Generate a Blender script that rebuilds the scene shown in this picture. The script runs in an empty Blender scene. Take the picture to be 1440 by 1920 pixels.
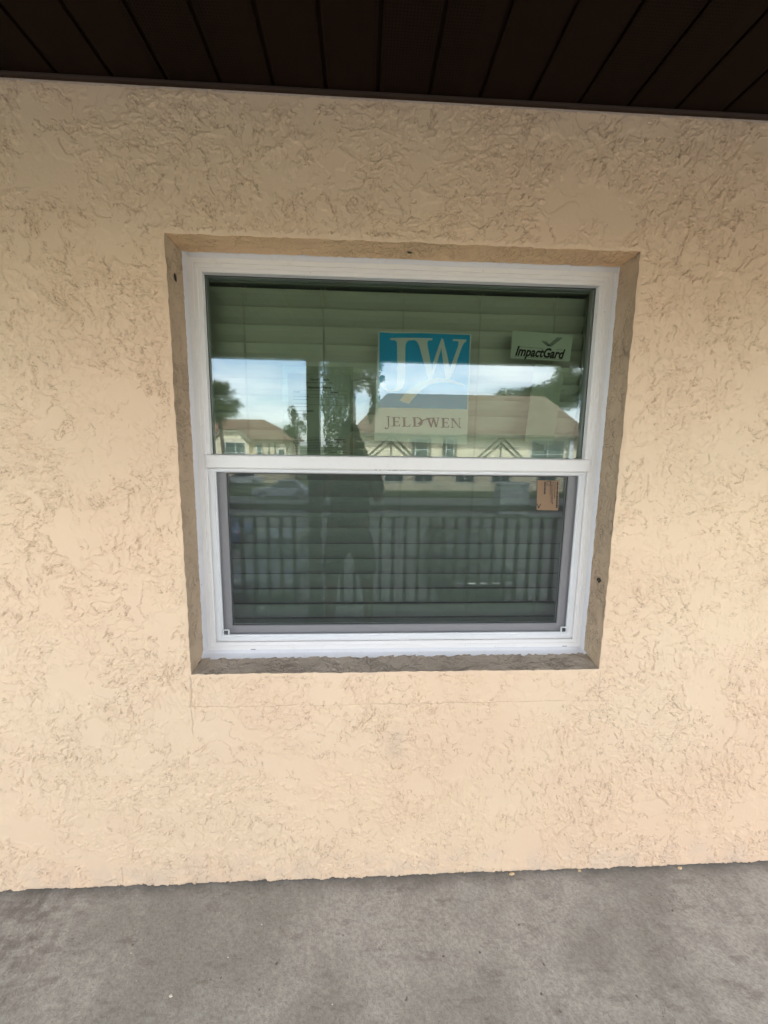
import bpy, bmesh, math, random
import numpy as np
from mathutils import Vector, Matrix
random.seed(7)
S = bpy.context.scene
COL = S.collection
R = math.radians

# ------------------------------------------------------------ camera
cam_d = bpy.data.cameras.new('camera'); cam = bpy.data.objects.new('camera', cam_d); COL.objects.link(cam)
pit, yaw, rol = -0.156964755, 0.0528947628, 0.014407888
f_ = Vector((math.sin(yaw)*math.cos(pit), math.cos(yaw)*math.cos(pit), math.sin(pit)))
r_ = Vector((math.cos(yaw), -math.sin(yaw), 0)); u_ = r_.cross(f_)
r2 = r_*math.cos(rol)+u_*math.sin(rol); u2 = u_*math.cos(rol)-r_*math.sin(rol)
M = Matrix((r2, u2, -f_)).transposed().to_4x4(); M.translation = Vector((0, -1.44, 1.684))
cam.matrix_world = M
cam_d.sensor_fit = 'HORIZONTAL'; cam_d.sensor_width = 36; cam_d.lens = 36*802.03/1440
cam_d.clip_start = 0.02; cam_d.clip_end = 2000
S.camera = cam
S.render.resolution_x = 768; S.render.resolution_y = 1024
S.cycles.max_bounces = 10; S.cycles.transparent_max_bounces = 24; S.cycles.diffuse_bounces = 6

# ------------------------------------------------------------ world, sun, exposure
SUN_EL, SUN_ROT = R(47), R(25)
W = bpy.data.worlds.new('World'); S.world = W; W.use_nodes = True
nt = W.node_tree; N = nt.nodes; L = nt.links
bg = N['Background']; bg.inputs['Strength'].default_value = 0.15
sky = N.new('ShaderNodeTexSky'); sky.sky_type = 'NISHITA'; sky.sun_disc = False
sky.sun_elevation = SUN_EL; sky.sun_rotation = SUN_ROT; sky.dust_density = 1.0; sky.ozone_density = 1.2
tc = N.new('ShaderNodeTexCoord'); mp = N.new('ShaderNodeMapping'); mp.inputs['Scale'].default_value = (1.6, 1.6, 7.0)
L.new(tc.outputs['Generated'], mp.inputs['Vector'])
nz = N.new('ShaderNodeTexNoise'); nz.inputs['Scale'].default_value = 1.7; nz.inputs['Detail'].default_value = 7; nz.inputs['Roughness'].default_value = .55
L.new(mp.outputs['Vector'], nz.inputs['Vector'])
cr = N.new('ShaderNodeValToRGB'); cr.color_ramp.elements[0].position = .40; cr.color_ramp.elements[1].position = .62
cr.color_ramp.elements[0].color = (0.08,)*3+(1,); cr.color_ramp.elements[1].color = (.80,)*3+(1,)
L.new(nz.outputs['Fac'], cr.inputs['Fac'])
mx = N.new('ShaderNodeMix'); mx.data_type = 'RGBA'
L.new(cr.outputs['Color'], mx.inputs['Factor']); L.new(sky.outputs['Color'], mx.inputs[6]); mx.inputs[7].default_value = (10.6, 10.1, 9.7, 1)
L.new(mx.outputs[2], bg.inputs['Color'])
sd = bpy.data.lights.new('sun', 'SUN'); sd.energy = 3.1; sd.angle = R(.6); sd.color = (1, .95, .87)
sun = bpy.data.objects.new('sun', sd); COL.objects.link(sun); sun.location = (10, 30, 40)
sdir = Vector((math.sin(SUN_ROT)*math.cos(SUN_EL), math.cos(SUN_ROT)*math.cos(SUN_EL), math.sin(SUN_EL)))
sun.rotation_euler = sdir.to_track_quat('Z', 'Y').to_euler()
S.view_settings.view_transform = 'Standard'; S.view_settings.look = 'None'
S.view_settings.exposure = 2.60; S.view_settings.gamma = 1

# ------------------------------------------------------------ helpers
def tag(o, label=None, cat=None, group=None, kind=None):
    if label: o['label'] = label
    if cat: o['category'] = cat
    if group: o['group'] = group
    if kind: o['kind'] = kind
    return o
def empty(name, loc, label, cat, group=None, rz=0):
    o = bpy.data.objects.new(name, None); COL.objects.link(o); o.location = loc; o.rotation_euler = (0, 0, rz)
    o.empty_display_size = .1
    return tag(o, label, cat, group)
def origin(o):
    v = Vector((0, 0, 0))
    while o: v += o.location; o = o.parent
    return v
def link_mesh(me, name, mat, parent=None, smooth=False):
    o = bpy.data.objects.new(name, me); COL.objects.link(o)
    if mat:
        me.materials.clear(); me.materials.append(mat)
    if parent:
        v = origin(parent); me.transform(Matrix.Translation(-v)); o.parent = parent
    me.polygons.foreach_set('use_smooth', [smooth]*len(me.polygons))
    return o
class MB:
    def __init__(s): s.v = []; s.f = []
    def poly(s, pts):
        n = len(s.v); s.v += [tuple(p) for p in pts]; s.f.append(tuple(range(n, n+len(pts)))); return s
    def box(s, x0, x1, y0, y1, z0, z1):
        n = len(s.v)
        s.v += [(x0,y0,z0),(x1,y0,z0),(x1,y1,z0),(x0,y1,z0),(x0,y0,z1),(x1,y0,z1),(x1,y1,z1),(x0,y1,z1)]
        s.f += [tuple(n+i for i in q) for q in ((0,3,2,1),(4,5,6,7),(0,1,5,4),(1,2,6,5),(2,3,7,6),(3,0,4,7))]; return s
    def prism(s, pts, a, b, axis='y'):
        # pts: 2d outline (x,z) extruded along y, or (y,z) along x, or (x,y) along z
        def P(p, t): return (p[0], t, p[1]) if axis == 'y' else ((t, p[0], p[1]) if axis == 'x' else (p[0], p[1], t))
        n = len(s.v); k = len(pts)
        s.v += [P(p, a) for p in pts]+[P(p, b) for p in pts]
        s.f.append(tuple(range(n, n+k))); s.f.append(tuple(reversed(range(n+k, n+2*k))))
        for i in range(k): j = (i+1) % k; s.f.append((n+i, n+k+i, n+k+j, n+j))
        return s
    def tube(s, pts, rad, k=8, cap=True):
        pts = [Vector(p) for p in pts]; n0 = len(s.v)
        if not isinstance(rad, (list, tuple)): rad = [rad]*len(pts)
        for i, p in enumerate(pts):
            d = (pts[min(i+1, len(pts)-1)]-pts[max(i-1, 0)]).normalized()
            a = Vector((0, 0, 1)) if abs(d.z) < .9 else Vector((1, 0, 0))
            e = d.cross(a).normalized(); g = d.cross(e)
            for j in range(k):
                t = 2*math.pi*j/k; s.v.append(tuple(p+(e*math.cos(t)+g*math.sin(t))*rad[i]))
        for i in range(len(pts)-1):
            for j in range(k):
                a = n0+i*k+j; b = n0+i*k+(j+1) % k; s.f.append((a, b, b+k, a+k))
        if cap: s.f.append(tuple(n0+j for j in reversed(range(k)))); s.f.append(tuple(n0+(len(pts)-1)*k+j for j in range(k)))
        return s
    def ring(s, x0, x1, z0, z1, prof, closed=False):
        # mitred picture-frame sweep; prof: list of (inset, y)
        n = len(s.v)
        for (i, y) in prof: s.v += [(x0+i, y, z0+i), (x1-i, y, z0+i), (x1-i, y, z1-i), (x0+i, y, z1-i)]
        m = len(prof)
        for a in range(m if closed else m-1):
            b = (a+1) % m
            for j in range(4):
                k = (j+1) % 4; s.f.append((n+4*a+j, n+4*a+k, n+4*b+k, n+4*b+j))
        return s
    def build(s, name, mat, parent=None, smooth=False, bevel=0, seg=2, fix=True):
        me = bpy.data.meshes.new(name); me.from_pydata(s.v, [], s.f)
        if fix or bevel:
            bm = bmesh.new(); bm.from_mesh(me)
            bmesh.ops.recalc_face_normals(bm, faces=bm.faces)
            if bevel: bmesh.ops.bevel(bm, geom=[e for e in bm.edges if len(e.link_faces) == 2 and e.calc_face_angle(0) > .5], offset=bevel, segments=seg, profile=.5, affect='EDGES')
            bm.to_mesh(me); bm.free()
        me.update()
        return link_mesh(me, name, mat, parent, smooth)
def copy_tree(o, parent=None):
    c = o.copy(); COL.objects.link(c); c.parent = parent
    for ch in [x for x in bpy.data.objects if x.parent == o]: copy_tree(ch, c)
    return c

# ------------------------------------------------------------ materials
def mat(name, col=(.5,.5,.5), rough=.6, metal=0, spec=.5):
    m = bpy.data.materials.new(name); m.use_nodes = True; b = m.node_tree.nodes['Principled BSDF']
    b.inputs['Base Color'].default_value = (*col, 1); b.inputs['Roughness'].default_value = rough
    b.inputs['Metallic'].default_value = metal; b.inputs['Specular IOR Level'].default_value = spec
    return m
class NT:
    def __init__(s, m): s.t = m.node_tree; s.b = s.t.nodes.get('Principled BSDF'); s.out = s.t.nodes.get('Material Output')
    def n(s, ty, **k):
        x = s.t.nodes.new(ty)
        for a, b in k.items(): setattr(x, a, b)
        return x
    def l(s, a, b): s.t.links.new(a, b)
    def pos(s): return s.n('ShaderNodeNewGeometry').outputs['Position']
    def objc(s): return s.n('ShaderNodeTexCoord').outputs['Object']
    def mapping(s, v, scale=(1,1,1), rot=(0,0,0), loc=(0,0,0)):
        m = s.n('ShaderNodeMapping'); m.inputs['Scale'].default_value = scale; m.inputs['Rotation'].default_value = rot; m.inputs['Location'].default_value = loc
        s.l(v, m.inputs['Vector']); return m.outputs['Vector']
    def noise(s, v, scale, detail=3, rough=.55, dist=0, col=False):
        x = s.n('ShaderNodeTexNoise'); x.inputs['Scale'].default_value = scale; x.inputs['Detail'].default_value = detail
        x.inputs['Roughness'].default_value = rough; x.inputs['Distortion'].default_value = dist; s.l(v, x.inputs['Vector'])
        return x.outputs['Color'] if col else x.outputs['Fac']
    def math(s, op, a, b=None, c=None, clamp=False):
        x = s.n('ShaderNodeMath', operation=op); x.use_clamp = clamp
        for i, q in enumerate((a, b, c)):
            if q is None: continue
            if isinstance(q, (int, float)): x.inputs[i].default_value = q
            else: s.l(q, x.inputs[i])
        return x.outputs[0]
    def ss(s, v, a, b, lo=0., hi=1.):
        x = s.n('ShaderNodeMapRange', interpolation_type='SMOOTHSTEP'); s.l(v, x.inputs['Value'])
        x.inputs['From Min'].default_value = a; x.inputs['From Max'].default_value = b; x.inputs['To Min'].default_value = lo; x.inputs['To Max'].default_value = hi
        return x.outputs['Result']
    def mix(s, f, a, b, mode='MIX'):
        x = s.n('ShaderNodeMix', data_type='RGBA', blend_type=mode)
        for sock, q in ((x.inputs['Factor'], f), (x.inputs[6], a), (x.inputs[7], b)):
            if isinstance(q, (int, float)): sock.default_value = q
            elif isinstance(q, tuple): sock.default_value = (*q, 1)
            else: s.l(q, sock)
        return x.outputs[2]
    def bump(s, h, dist, strength=1, normal=None, fw=.6):
        x = s.n('ShaderNodeBump')
        if 'Filter Width' in x.inputs: x.inputs['Filter Width'].default_value = fw
        x.inputs['Distance'].default_value = dist; x.inputs['Strength'].default_value = strength
        s.l(h, x.inputs['Height'])
        if normal: s.l(normal, x.inputs['Normal'])
        return x.outputs['Normal']
    def sep(s, v):
        x = s.n('ShaderNodeSeparateXYZ'); s.l(v, x.inputs[0]); return x.outputs
    def vadd(s, a, b):
        x = s.n('ShaderNodeVectorMath', operation='ADD'); s.l(a, x.inputs[0]); s.l(b, x.inputs[1]); return x.outputs[0]
    def vscale(s, a, k):
        x = s.n('ShaderNodeVectorMath', operation='SCALE'); s.l(a, x.inputs[0]); x.inputs['Scale'].default_value = k; return x.outputs[0]

def stucco(name, base, dirt_shade, lines=True, grime=0., dmix=.34, bump=.0062, scl=1., geo=False):
    m = mat(name, base, .85, spec=.2); t = NT(m); P = t.pos()
    w = t.noise(P, 7*scl, 3, .6, col=True)
    sub = t.n('ShaderNodeVectorMath', operation='SUBTRACT'); t.l(w, sub.inputs[0]); sub.inputs[1].default_value = (.5, .5, .5)
    Pw = t.vadd(P, t.vscale(sub.outputs[0], .035))
    sel = t.ss(t.noise(P, 2.1, 2, .5), .46, .54)                     # strokes run up and down here, sideways there
    Pv = t.mapping(Pw, (1.35, 1, .68)); Ph = t.mapping(Pw, (.78, 1, 1.45), rot=(0, .45, 0))
    nv = t.noise(Pv, 27*scl, 6, .66); nh = t.noise(Ph, 30*scl, 6, .66)
    nn = t.n('ShaderNodeMix'); t.l(sel, nn.inputs[0]); t.l(nv, nn.inputs[2]); t.l(nh, nn.inputs[3]); n1 = nn.outputs[0]
    n0 = t.noise(Pw, 9*scl, 7, .62)
    n2 = t.noise(t.mapping(Pw, (.9, 1, 1.15), rot=(0, .3, 0)), 85*scl, 3, .55)
    cover = t.ss(t.noise(P, 3.6, 4, .65), .44, .55)                  # smooth trowelled patches are left free
    fine = t.math('MULTIPLY', t.ss(t.noise(t.mapping(P, loc=(3, 0, 5)), 4.4, 4, .65), .47, .60), 1.)
    pl1 = t.ss(n1, .475, .565); pl2 = t.ss(n2, .46, .66); pl0 = t.ss(n0, .485, .53)
    h = t.math('MULTIPLY', pl1, cover)
    h = t.math('ADD', h, t.math('MULTIPLY', t.math('MULTIPLY', pl2, t.math('MAXIMUM', fine, .15)), .42))
    h = t.math('ADD', h, t.math('MULTIPLY', pl0, .55))
    h = t.math('ADD', h, t.math('MULTIPLY', t.noise(P, 230, 3, .6), .14))
    h = t.math('ADD', h, t.math('MULTIPLY', t.noise(P, 12, 3, .5), 1.2))
    # shade of the crevices painted into the colour, broken into short runs
    def edge(n_, at, w0, w1): return t.math('SUBTRACT', 1., t.ss(t.math('ABSOLUTE', t.math('SUBTRACT', n_, at)), w0, w1))
    e1 = t.math('MULTIPLY', t.math('MULTIPLY', edge(n1, .500, .002, .015), cover), t.ss(t.noise(P, 42*scl, 2, .5), .53, .66))
    e2 = t.math('MULTIPLY', t.math('MULTIPLY', edge(n2, .53, .004, .022), fine), t.ss(t.noise(P, 33, 2, .5), .54, .70))
    e0 = t.math('MULTIPLY', edge(n0, .500, .0012, .0060), t.ss(t.noise(t.mapping(P, loc=(7, 1, 2)), 6.5, 4, .65), .53, .60))
    e = t.math('MAXIMUM', t.math('MULTIPLY', e1, .72), t.math('MAXIMUM', t.math('MULTIPLY', e2, .55), e0))
    if geo:
        at = t.n('ShaderNodeAttribute'); at.attribute_name = 'crevice'; e = t.ss(at.outputs['Fac'], .15, .9); h = t.noise(P, 330, 3, .6); bump = .0009; dmix = .38      # crevice shade put into the colour, along with the cracks and patch joint
    big = t.noise(P, 1.1, 3, .5)
    c = t.mix(t.ss(big, .35, .65), tuple(base), (base[0]*1.0, base[1]*.95, base[2]*.95))
    c = t.mix(t.ss(t.noise(P, 6, 4, .6), .56, .74, 0, .35), c, (base[0]*1.02, base[1]*.955, base[2]*.99))
    if grime:
        gm = t.ss(t.noise(P, 14, 6, .7), .38, .66, 0, grime); c = t.mix(gm, c, (base[0]*.55, base[1]*.53, base[2]*.5))
    if lines:
        x, y, z = t.sep(P)[0:3]
        # scored edges of the repair patch under the window, at their place on the wall
        def line(v, at, w, lo, hi, other):
            wob = t.math('ADD', v, t.math('MULTIPLY', t.math('SUBTRACT', t.noise(P, 9, 3, .6), .5), .010))
            a = t.math('SUBTRACT', 1., t.ss(t.math('ABSOLUTE', t.math('SUBTRACT', wob, at)), w*.3, w))
            g = t.math('MULTIPLY', t.ss(other, lo-.003, lo), t.math('SUBTRACT', 1., t.ss(other, hi, hi+.003)))
            return t.math('MULTIPLY', a, g)
        ln = line(x, -.902, .0045, .02, .085, z)
        e = t.math('MAXIMUM', e, t.math('MULTIPLY', ln, .7))
        # damp stain under the middle of the sill
        sx_ = t.math('SUBTRACT', 1., t.ss(t.math('ABSOLUTE', t.math('SUBTRACT', x, .135)), .01, .06)); sz_ = t.math('SUBTRACT', 1., t.ss(t.math('ABSOLUTE', t.math('SUBTRACT', z, .575)), .02, .10))
        c = t.mix(t.math('MULTIPLY', t.math('MULTIPLY', sx_, sz_), .20), c, (.36, .33, .26))
        # scuffed, greyish plaster near the floor
        foot = t.math('MULTIPLY', t.math('SUBTRACT', 1., t.ss(z, .02, .16)), t.ss(t.noise(P, 12, 4, .6), .4, .65))
        c = t.mix(t.math('MULTIPLY', foot, .35), c, (.50, .41, .34))
        smud = t.math('MULTIPLY', t.ss(t.noise(t.mapping(P, (1.3, 1, 1)), 3.3, 5, .7), .66, .76), .10)
        c = t.mix(smud, c, (.38, .34, .28))
    c = t.mix(t.math('MULTIPLY', e, dmix), c, tuple(dirt_shade))
    t.l(c, t.b.inputs['Base Color'])
    t.l(t.bump(h, bump), t.b.inputs['Normal'])
    return m

M_wallfar = stucco('stucco_paint_far', (.675, .525, .365), (.22, .155, .105), lines=False)
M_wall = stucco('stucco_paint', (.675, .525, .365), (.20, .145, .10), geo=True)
M_reveal = stucco('reveal_shaded', (.46, .355, .245), (.17, .13, .085), lines=False, grime=.16, dmix=.42, bump=.0045, scl=1.6)  # side reveals: same paint as the wall, their shade put into this darker colour
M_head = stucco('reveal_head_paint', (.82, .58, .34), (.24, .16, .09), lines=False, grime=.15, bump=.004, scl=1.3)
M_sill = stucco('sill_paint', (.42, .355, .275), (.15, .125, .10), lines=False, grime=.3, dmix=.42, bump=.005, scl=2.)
M_render = mat('plain_render', (.62, .5, .37), .9)

def concrete():
    m = mat('walkway_concrete', (.25,.24,.22), .8, spec=.3); t = NT(m); P = t.pos()
    a = t.noise(P, 2.2, 6, .65); b = t.noise(P, 9, 6, .7, .4); g = t.noise(P, 75, 4, .7)
    c = t.mix(t.ss(a, .40, .60), (.315, .300, .262), (.450, .430, .382))
    c = t.mix(t.ss(b, .46, .62, 0, .42), c, (.24, .22, .195))
    st = t.noise(t.mapping(P, (1, 2.6, 1), rot=(0, 0, .5)), 7, 6, .7)
    c = t.mix(t.ss(st, .55, .66, 0, .45), c, (.165, .145, .122))
    c = t.mix(t.ss(t.noise(P, 3.3, 5, .6), .58, .7, 0, .5), c, (.43, .42, .39))
    c = t.mix(t.ss(g, .40, .62, 0, .30), c, (.155, .14, .122))
    # dark drops and pits
    vo = t.n('ShaderNodeTexVoronoi'); vo.inputs['Scale'].default_value = 24
    dp = t.vadd(P, t.vscale(t.noise(P, 40, 2, .5, col=True), .02)); t.l(dp, vo.inputs['Vector'])
    rnd = t.sep(vo.outputs['Color'])
    spot = t.math('MULTIPLY', t.math('SUBTRACT', 1., t.ss(vo.outputs['Distance'], .04, .12)), t.math('GREATER_THAN', rnd[0], .78))
    c = t.mix(t.math('MULTIPLY', spot, .65), c, (.075, .07, .06))
    # damp, dirty strip where the wall meets the slab
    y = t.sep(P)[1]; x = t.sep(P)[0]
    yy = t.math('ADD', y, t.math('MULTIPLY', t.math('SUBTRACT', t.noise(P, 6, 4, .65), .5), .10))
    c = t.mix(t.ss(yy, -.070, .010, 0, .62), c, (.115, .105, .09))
    # old spill near the left corner
    ps = t.math('ADD', x, t.math('MULTIPLY', t.noise(P, 11, 5, .7), .35))
    sp = t.math('MULTIPLY', t.math('SUBTRACT', 1., t.ss(ps, -.98, -.72)), t.ss(t.noise(P, 19, 5, .7), .42, .6))
    c = t.mix(t.math('MULTIPLY', sp, .55), c, (.12, .103, .085))
    fg = t.noise(P, 120, 4, .7); c = t.mix(t.ss(fg, .54, .66, 0, .36), c, (.12, .11, .10)); 
    stk = t.noise(t.mapping(P, (4.5, 1, 1), rot=(0, 0, .9)), 26, 5, .7); c = t.mix(t.ss(stk, .60, .66, 0, .34), c, (.15, .137, .12))
    stk2 = t.noise(t.mapping(P, (1, 5, 1), rot=(0, 0, .4)), 17, 4, .7); c = t.mix(t.ss(stk2, .62, .68, 0, .25), c, (.47, .455, .425))
    ck = t.noise(t.mapping(P, (1.3, .8, 1)), 4.2, 7, .62); crk = t.math('MULTIPLY', t.math('SUBTRACT', 1., t.ss(t.math('ABSOLUTE', t.math('SUBTRACT', ck, .5)), .0008, .0035)), t.ss(t.noise(P, 2.6, 3, .6), .56, .62))
    c = t.mix(t.math('MULTIPLY', crk, .6), c, (.07, .06, .05))
    t.l(c, t.b.inputs['Base Color'])
    h = t.math('ADD', t.math('MULTIPLY', g, .35), t.math('SUBTRACT', t.math('MULTIPLY', b, .8), t.math('MULTIPLY', spot, .6)))
    t.l(t.bump(t.math('ADD', h, t.math('MULTIPLY', fg, .35)), .0045), t.b.inputs['Normal'])
    return m
M_floor = concrete()

def soffit_mat():
    m = mat('brown_vinyl', (.008, .0045, .0028), .75, spec=.08); t = NT(m); P = t.pos()
    vo = t.n('ShaderNodeTexVoronoi'); vo.inputs['Scale'].default_value = 1; vo.inputs['Randomness'].default_value = 0
    t.l(t.mapping(P, (118, 118, 0)), vo.inputs['Vector'])
    pan = t.math('GREATER_THAN', t.math('SINE', t.math('MULTIPLY', t.sep(P)[0], 10.3)), .25)
    hole = t.math('MULTIPLY', t.math('SUBTRACT', 1., t.ss(vo.outputs['Distance'], .16, .26)), pan)
    c = t.mix(t.noise(P, 30, 4, .6), (.0095, .0046, .0024), (.0150, .0076, .0042))
    c = t.mix(t.math('MULTIPLY', hole, .8), c, (.0012, .0008, .0006)); t.l(c, t.b.inputs['Base Color'])
    gr = t.noise(t.mapping(P, (60, 6, 60)), 6, 4, .6); t.l(t.bump(gr, .0006), t.b.inputs['Normal'])
    return m
M_soffit = soffit_mat()
M_trim = mat('brown_trim', (.030, .016, .010), .5, spec=.3)
M_dark = mat('room_dark', (.05, .045, .04), .9)

def vinyl(name, col, dirt_shade=.18, sc=1.):
    m = mat(name, col, .42, spec=.4); t = NT(m); P = t.pos()
    a = t.noise(P, 24*sc, 6, .75); b = t.noise(P, 140, 3, .6)
    c = t.mix(t.ss(a, .52, .78, 0, dirt_shade), tuple(col), (col[0]*.55, col[1]*.5, col[2]*.43))
    vo = t.n('ShaderNodeTexVoronoi'); vo.inputs['Scale'].default_value = 34; t.l(P, vo.inputs['Vector'])
    sp = t.math('MULTIPLY', t.math('SUBTRACT', 1., t.ss(vo.outputs['Distance'], .03, .07)), t.math('GREATER_THAN', t.sep(vo.outputs['Color'])[0], .9))
    c = t.mix(t.math('MULTIPLY', sp, .7), c, (.09, .075, .06))
    t.l(c, t.b.inputs['Base Color']); t.l(t.bump(t.noise(P, 18, 3, .5), .0007), t.b.inputs['Normal'])
    return m
M_vinyl = vinyl('white_vinyl', (.68, .665, .65))
M_caulk = vinyl('caulk', (.56, .56, .58), .3, 2.)
M_alum = vinyl('white_aluminium', (.64, .65, .66), .1)
M_sash = mat('sash_vinyl', (.60, .585, .60), .5)
M_gap = mat('dark_gasket', (.02, .02, .02), .7)
M_blind = mat('blind_slat', (.70, .69, .62), .5, spec=.35)
M_cord = mat('blind_cord', (.45, .43, .36), .8)
M_room = mat('room_paint', (.22, .21, .19), .9)

def glass(name, refl, tint):
    m = bpy.data.materials.new(name); m.use_nodes = True; t = NT(m); t.t.nodes.remove(t.b)
    tr = t.n('ShaderNodeBsdfTransparent'); tr.inputs['Color'].default_value = (*tint, 1)
    gl = t.n('ShaderNodeBsdfGlossy'); gl.inputs['Roughness'].default_value = 0.0; gl.inputs['Color'].default_value = (.81, .925, 1, 1)
    fr = t.n('ShaderNodeFresnel'); fr.inputs['IOR'].default_value = 1.5
    fac = t.math('MULTIPLY', t.math('DIVIDE', fr.outputs[0], .04), refl, clamp=True)
    ms = t.n('ShaderNodeMixShader'); t.l(fac, ms.inputs[0]); t.l(tr.outputs[0], ms.inputs[1]); t.l(gl.outputs[0], ms.inputs[2])
    t.l(ms.outputs[0], t.out.inputs['Surface']); return m
M_glass1 = glass('outer_pane_glass', .094, (.90, .93, .89))
M_glass3 = glass('lower_inner_glass', .022, (.54, .66, .59))
M_glass2 = glass('inner_pane_glass', .022, (.62, .69, .62))
M_cglass = mat('car_glass', (.02, .025, .03), .05, spec=.8)

def screen():
    m = bpy.data.materials.new('screen_mesh'); m.use_nodes = True; t = NT(m); P = t.pos()
    t.b.inputs['Base Color'].default_value = (.028, .028, .03, 1); t.b.inputs['Roughness'].default_value = .6
    tr = t.n('ShaderNodeBsdfTransparent')
    nf = t.ss(t.noise(t.mapping(P, (1, 1, 60)), 30, 2, .5), .3, .7, .40, .47)
    ms = t.n('ShaderNodeMixShader'); t.l(nf, ms.inputs[0]); t.l(tr.outputs[0], ms.inputs[1]); t.l(t.b.outputs[0], ms.inputs[2])
    t.l(ms.outputs[0], t.out.inputs['Surface']); return m
M_screen = screen()

# ------------------------------------------------------------ own building: walkway, wall, soffit
OX0, OX1, OZ0, OZ1 = -.600, .887, .868, 2.305        # window opening
CEIL = 2.700
MB().box(-7, 7.5, -2.48, .02, -.24, 0).build('walkway_floor', M_floor); tag(bpy.data.objects['walkway_floor'], kind='structure')

def rag(n, amp, seed):
    rr = random.Random(seed); o = []; a = 0
    for i in range(n): a = a*.6+rr.uniform(-amp, amp); o.append(a)
    return o
def ragline(p, q, n, amp, seed, nx, nz):
    o = rag(n+1, amp, seed); o[0] = o[-1] = 0
    return [(p[0]+(q[0]-p[0])*i/n+nx*o[i], p[1]+(q[1]-p[1])*i/n+nz*o[i]) for i in range(n)]
# --- relief of the plaster, built as real geometry
def perlin(x, z, seed):
    rs = np.random.RandomState(seed); Tn = 512; g = rs.rand(Tn, Tn).astype(np.float32)*6.2831853
    gx, gz = np.cos(g), np.sin(g); xi = np.floor(x).astype(np.int32); zi = np.floor(z).astype(np.int32); fx = x-xi; fz = z-zi
    u = fx*fx*fx*(fx*(fx*6-15)+10); v = fz*fz*fz*(fz*(fz*6-15)+10)
    def d(i, j):
        a_, b_ = (xi+i) % Tn, (zi+j) % Tn; return gx[a_, b_]*(fx-i)+gz[a_, b_]*(fz-j)
    return (d(0, 0)*(1-u)+d(1, 0)*u)*(1-v)+(d(0, 1)*(1-u)+d(1, 1)*u)*v
def fbm(x, z, sc, oc, seed, rough=.55):
    o = 0; a_ = 1.; t_ = 0.
    for i in range(oc): o = o+a_*perlin(x*sc*2**i+17.3*i+seed, z*sc*2**i+9.1*i, seed+i); t_ += a_; a_ *= rough
    return o/t_*1.5
def sst(v, a_, b_):
    t_ = np.clip((v-a_)/(b_-a_), 0, 1); return t_*t_*(3-2*t_)
def relief(x, z):
    wx, wz = fbm(x, z, 7, 3, 50), fbm(x, z, 7, 3, 60); xw, zw = x+.030*wx, z+.030*wz
    def G(v, c, w): return np.exp(-((v-c)/w)**2)
    vs = sst(fbm(x, z, 1.6, 3, 71), -.05, .05)                                            # strokes upright or lying
    n1 = fbm(xw*1.30, zw*.72, 15, 5, 80, .62)*vs+fbm(xw*.80+zw*.25, zw*1.35-xw*.2, 16, 5, 84, .62)*(1-vs)
    n2 = fbm(xw*1.1, zw*.9, 40, 3, 90, .55)*vs+fbm(xw*.85, zw*1.25, 42, 3, 94, .55)*(1-vs)
    n3 = fbm(xw, zw, 30, 4, 98, .6); n0 = fbm(xw, zw, 5.5, 6, 100, .58)
    cov = sst(fbm(x, z, 3.4, 4, 110, .6), -.20, -.08); fin = sst(fbm(x, z, 4.2, 4, 120, .6), -.16, .02); sm = sst(fbm(x, z, 2.7, 4, 130, .6), -.30, -.20)
    g1 = sst(fbm(x, z, 17, 2, 140), -.10, .04); g2 = sst(fbm(x, z, 20, 2, 145), -.06, .10); g0 = sst(fbm(x, z, 5, 4, 150, .6), -.04, .05)
    h = (.0030*sst(n1, -.006, .030)+.0022*G(n1, .045, .032)*g1)*cov*sm
    h += (.0024*sst(n2, .02, .09)+.0010*G(n2, .09, .04)*g2)*fin*sm
    h += .0019*sst(n3, .09, .16)*sst(fbm(x, z, 5, 3, 155), -.05, .1)*sm
    h += .0026*sst(n0, -.004, .012)*(.25+.75*g0)
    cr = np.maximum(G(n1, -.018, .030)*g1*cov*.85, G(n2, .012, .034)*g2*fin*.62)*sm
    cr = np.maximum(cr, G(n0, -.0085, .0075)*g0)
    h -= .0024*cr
    h += .0007*fbm(x, z, 14, 3, 160)+.0030*fbm(x, z, 1.6, 2, 170)+.00030*fbm(x, z, 110, 2, 180)*(.3+fin)
    return h, cr
def wob(t, seed, amp):
    rs = np.random.RandomState(seed); k = rs.rand(4000)*2-1; k2 = rs.rand(4000)*2-1
    t = np.asarray(t, dtype=float)+20
    return amp*(.62*np.interp(t*55, np.arange(4000), k)+.5*np.interp(t*14, np.arange(4000), k2))
def taper(t, a_, b_): return np.clip(np.minimum(t-a_, b_-t)/.02, 0, 1)
def wB(x): return wob(x, 1, .0026)*taper(x, OX0, OX1)
def wT(x): return wob(x, 2, .0030)*taper(x, OX0, OX1)
def wL(z): return wob(z, 3, .0026)*taper(z, OZ0, OZ1)
def wR(z): return wob(z, 4, .0026)*taper(z, OZ0, OZ1)
def foot(x):
    a_ = np.abs(wob(x, 5, .0028)); rs = np.random.RandomState(9); c_ = rs.rand(4000); c_ = np.where(c_ > .93, (c_-.93)*.09, 0)
    return .0035+a_+np.interp((np.asarray(x)+20)*38, np.arange(4000), c_)
GX0, GX1, GZ1, DS = -2.0, 2.3, 2.705, .0023
def axis(a_, b_, d): n_ = max(1, int(round((b_-a_)/d))); return np.linspace(a_, b_, n_+1)
XA = np.concatenate([axis(GX0, OX0, DS), axis(OX0, OX1, DS)[1:], axis(OX1, GX1, DS)[1:]]); ZA = np.concatenate([axis(0, OZ0, DS), axis(OZ0, OZ1, DS)[1:], axis(OZ1, GZ1, DS)[1:]])
X, Z = np.meshgrid(XA, ZA)
Hh, CR = relief(X, Z)
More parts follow.
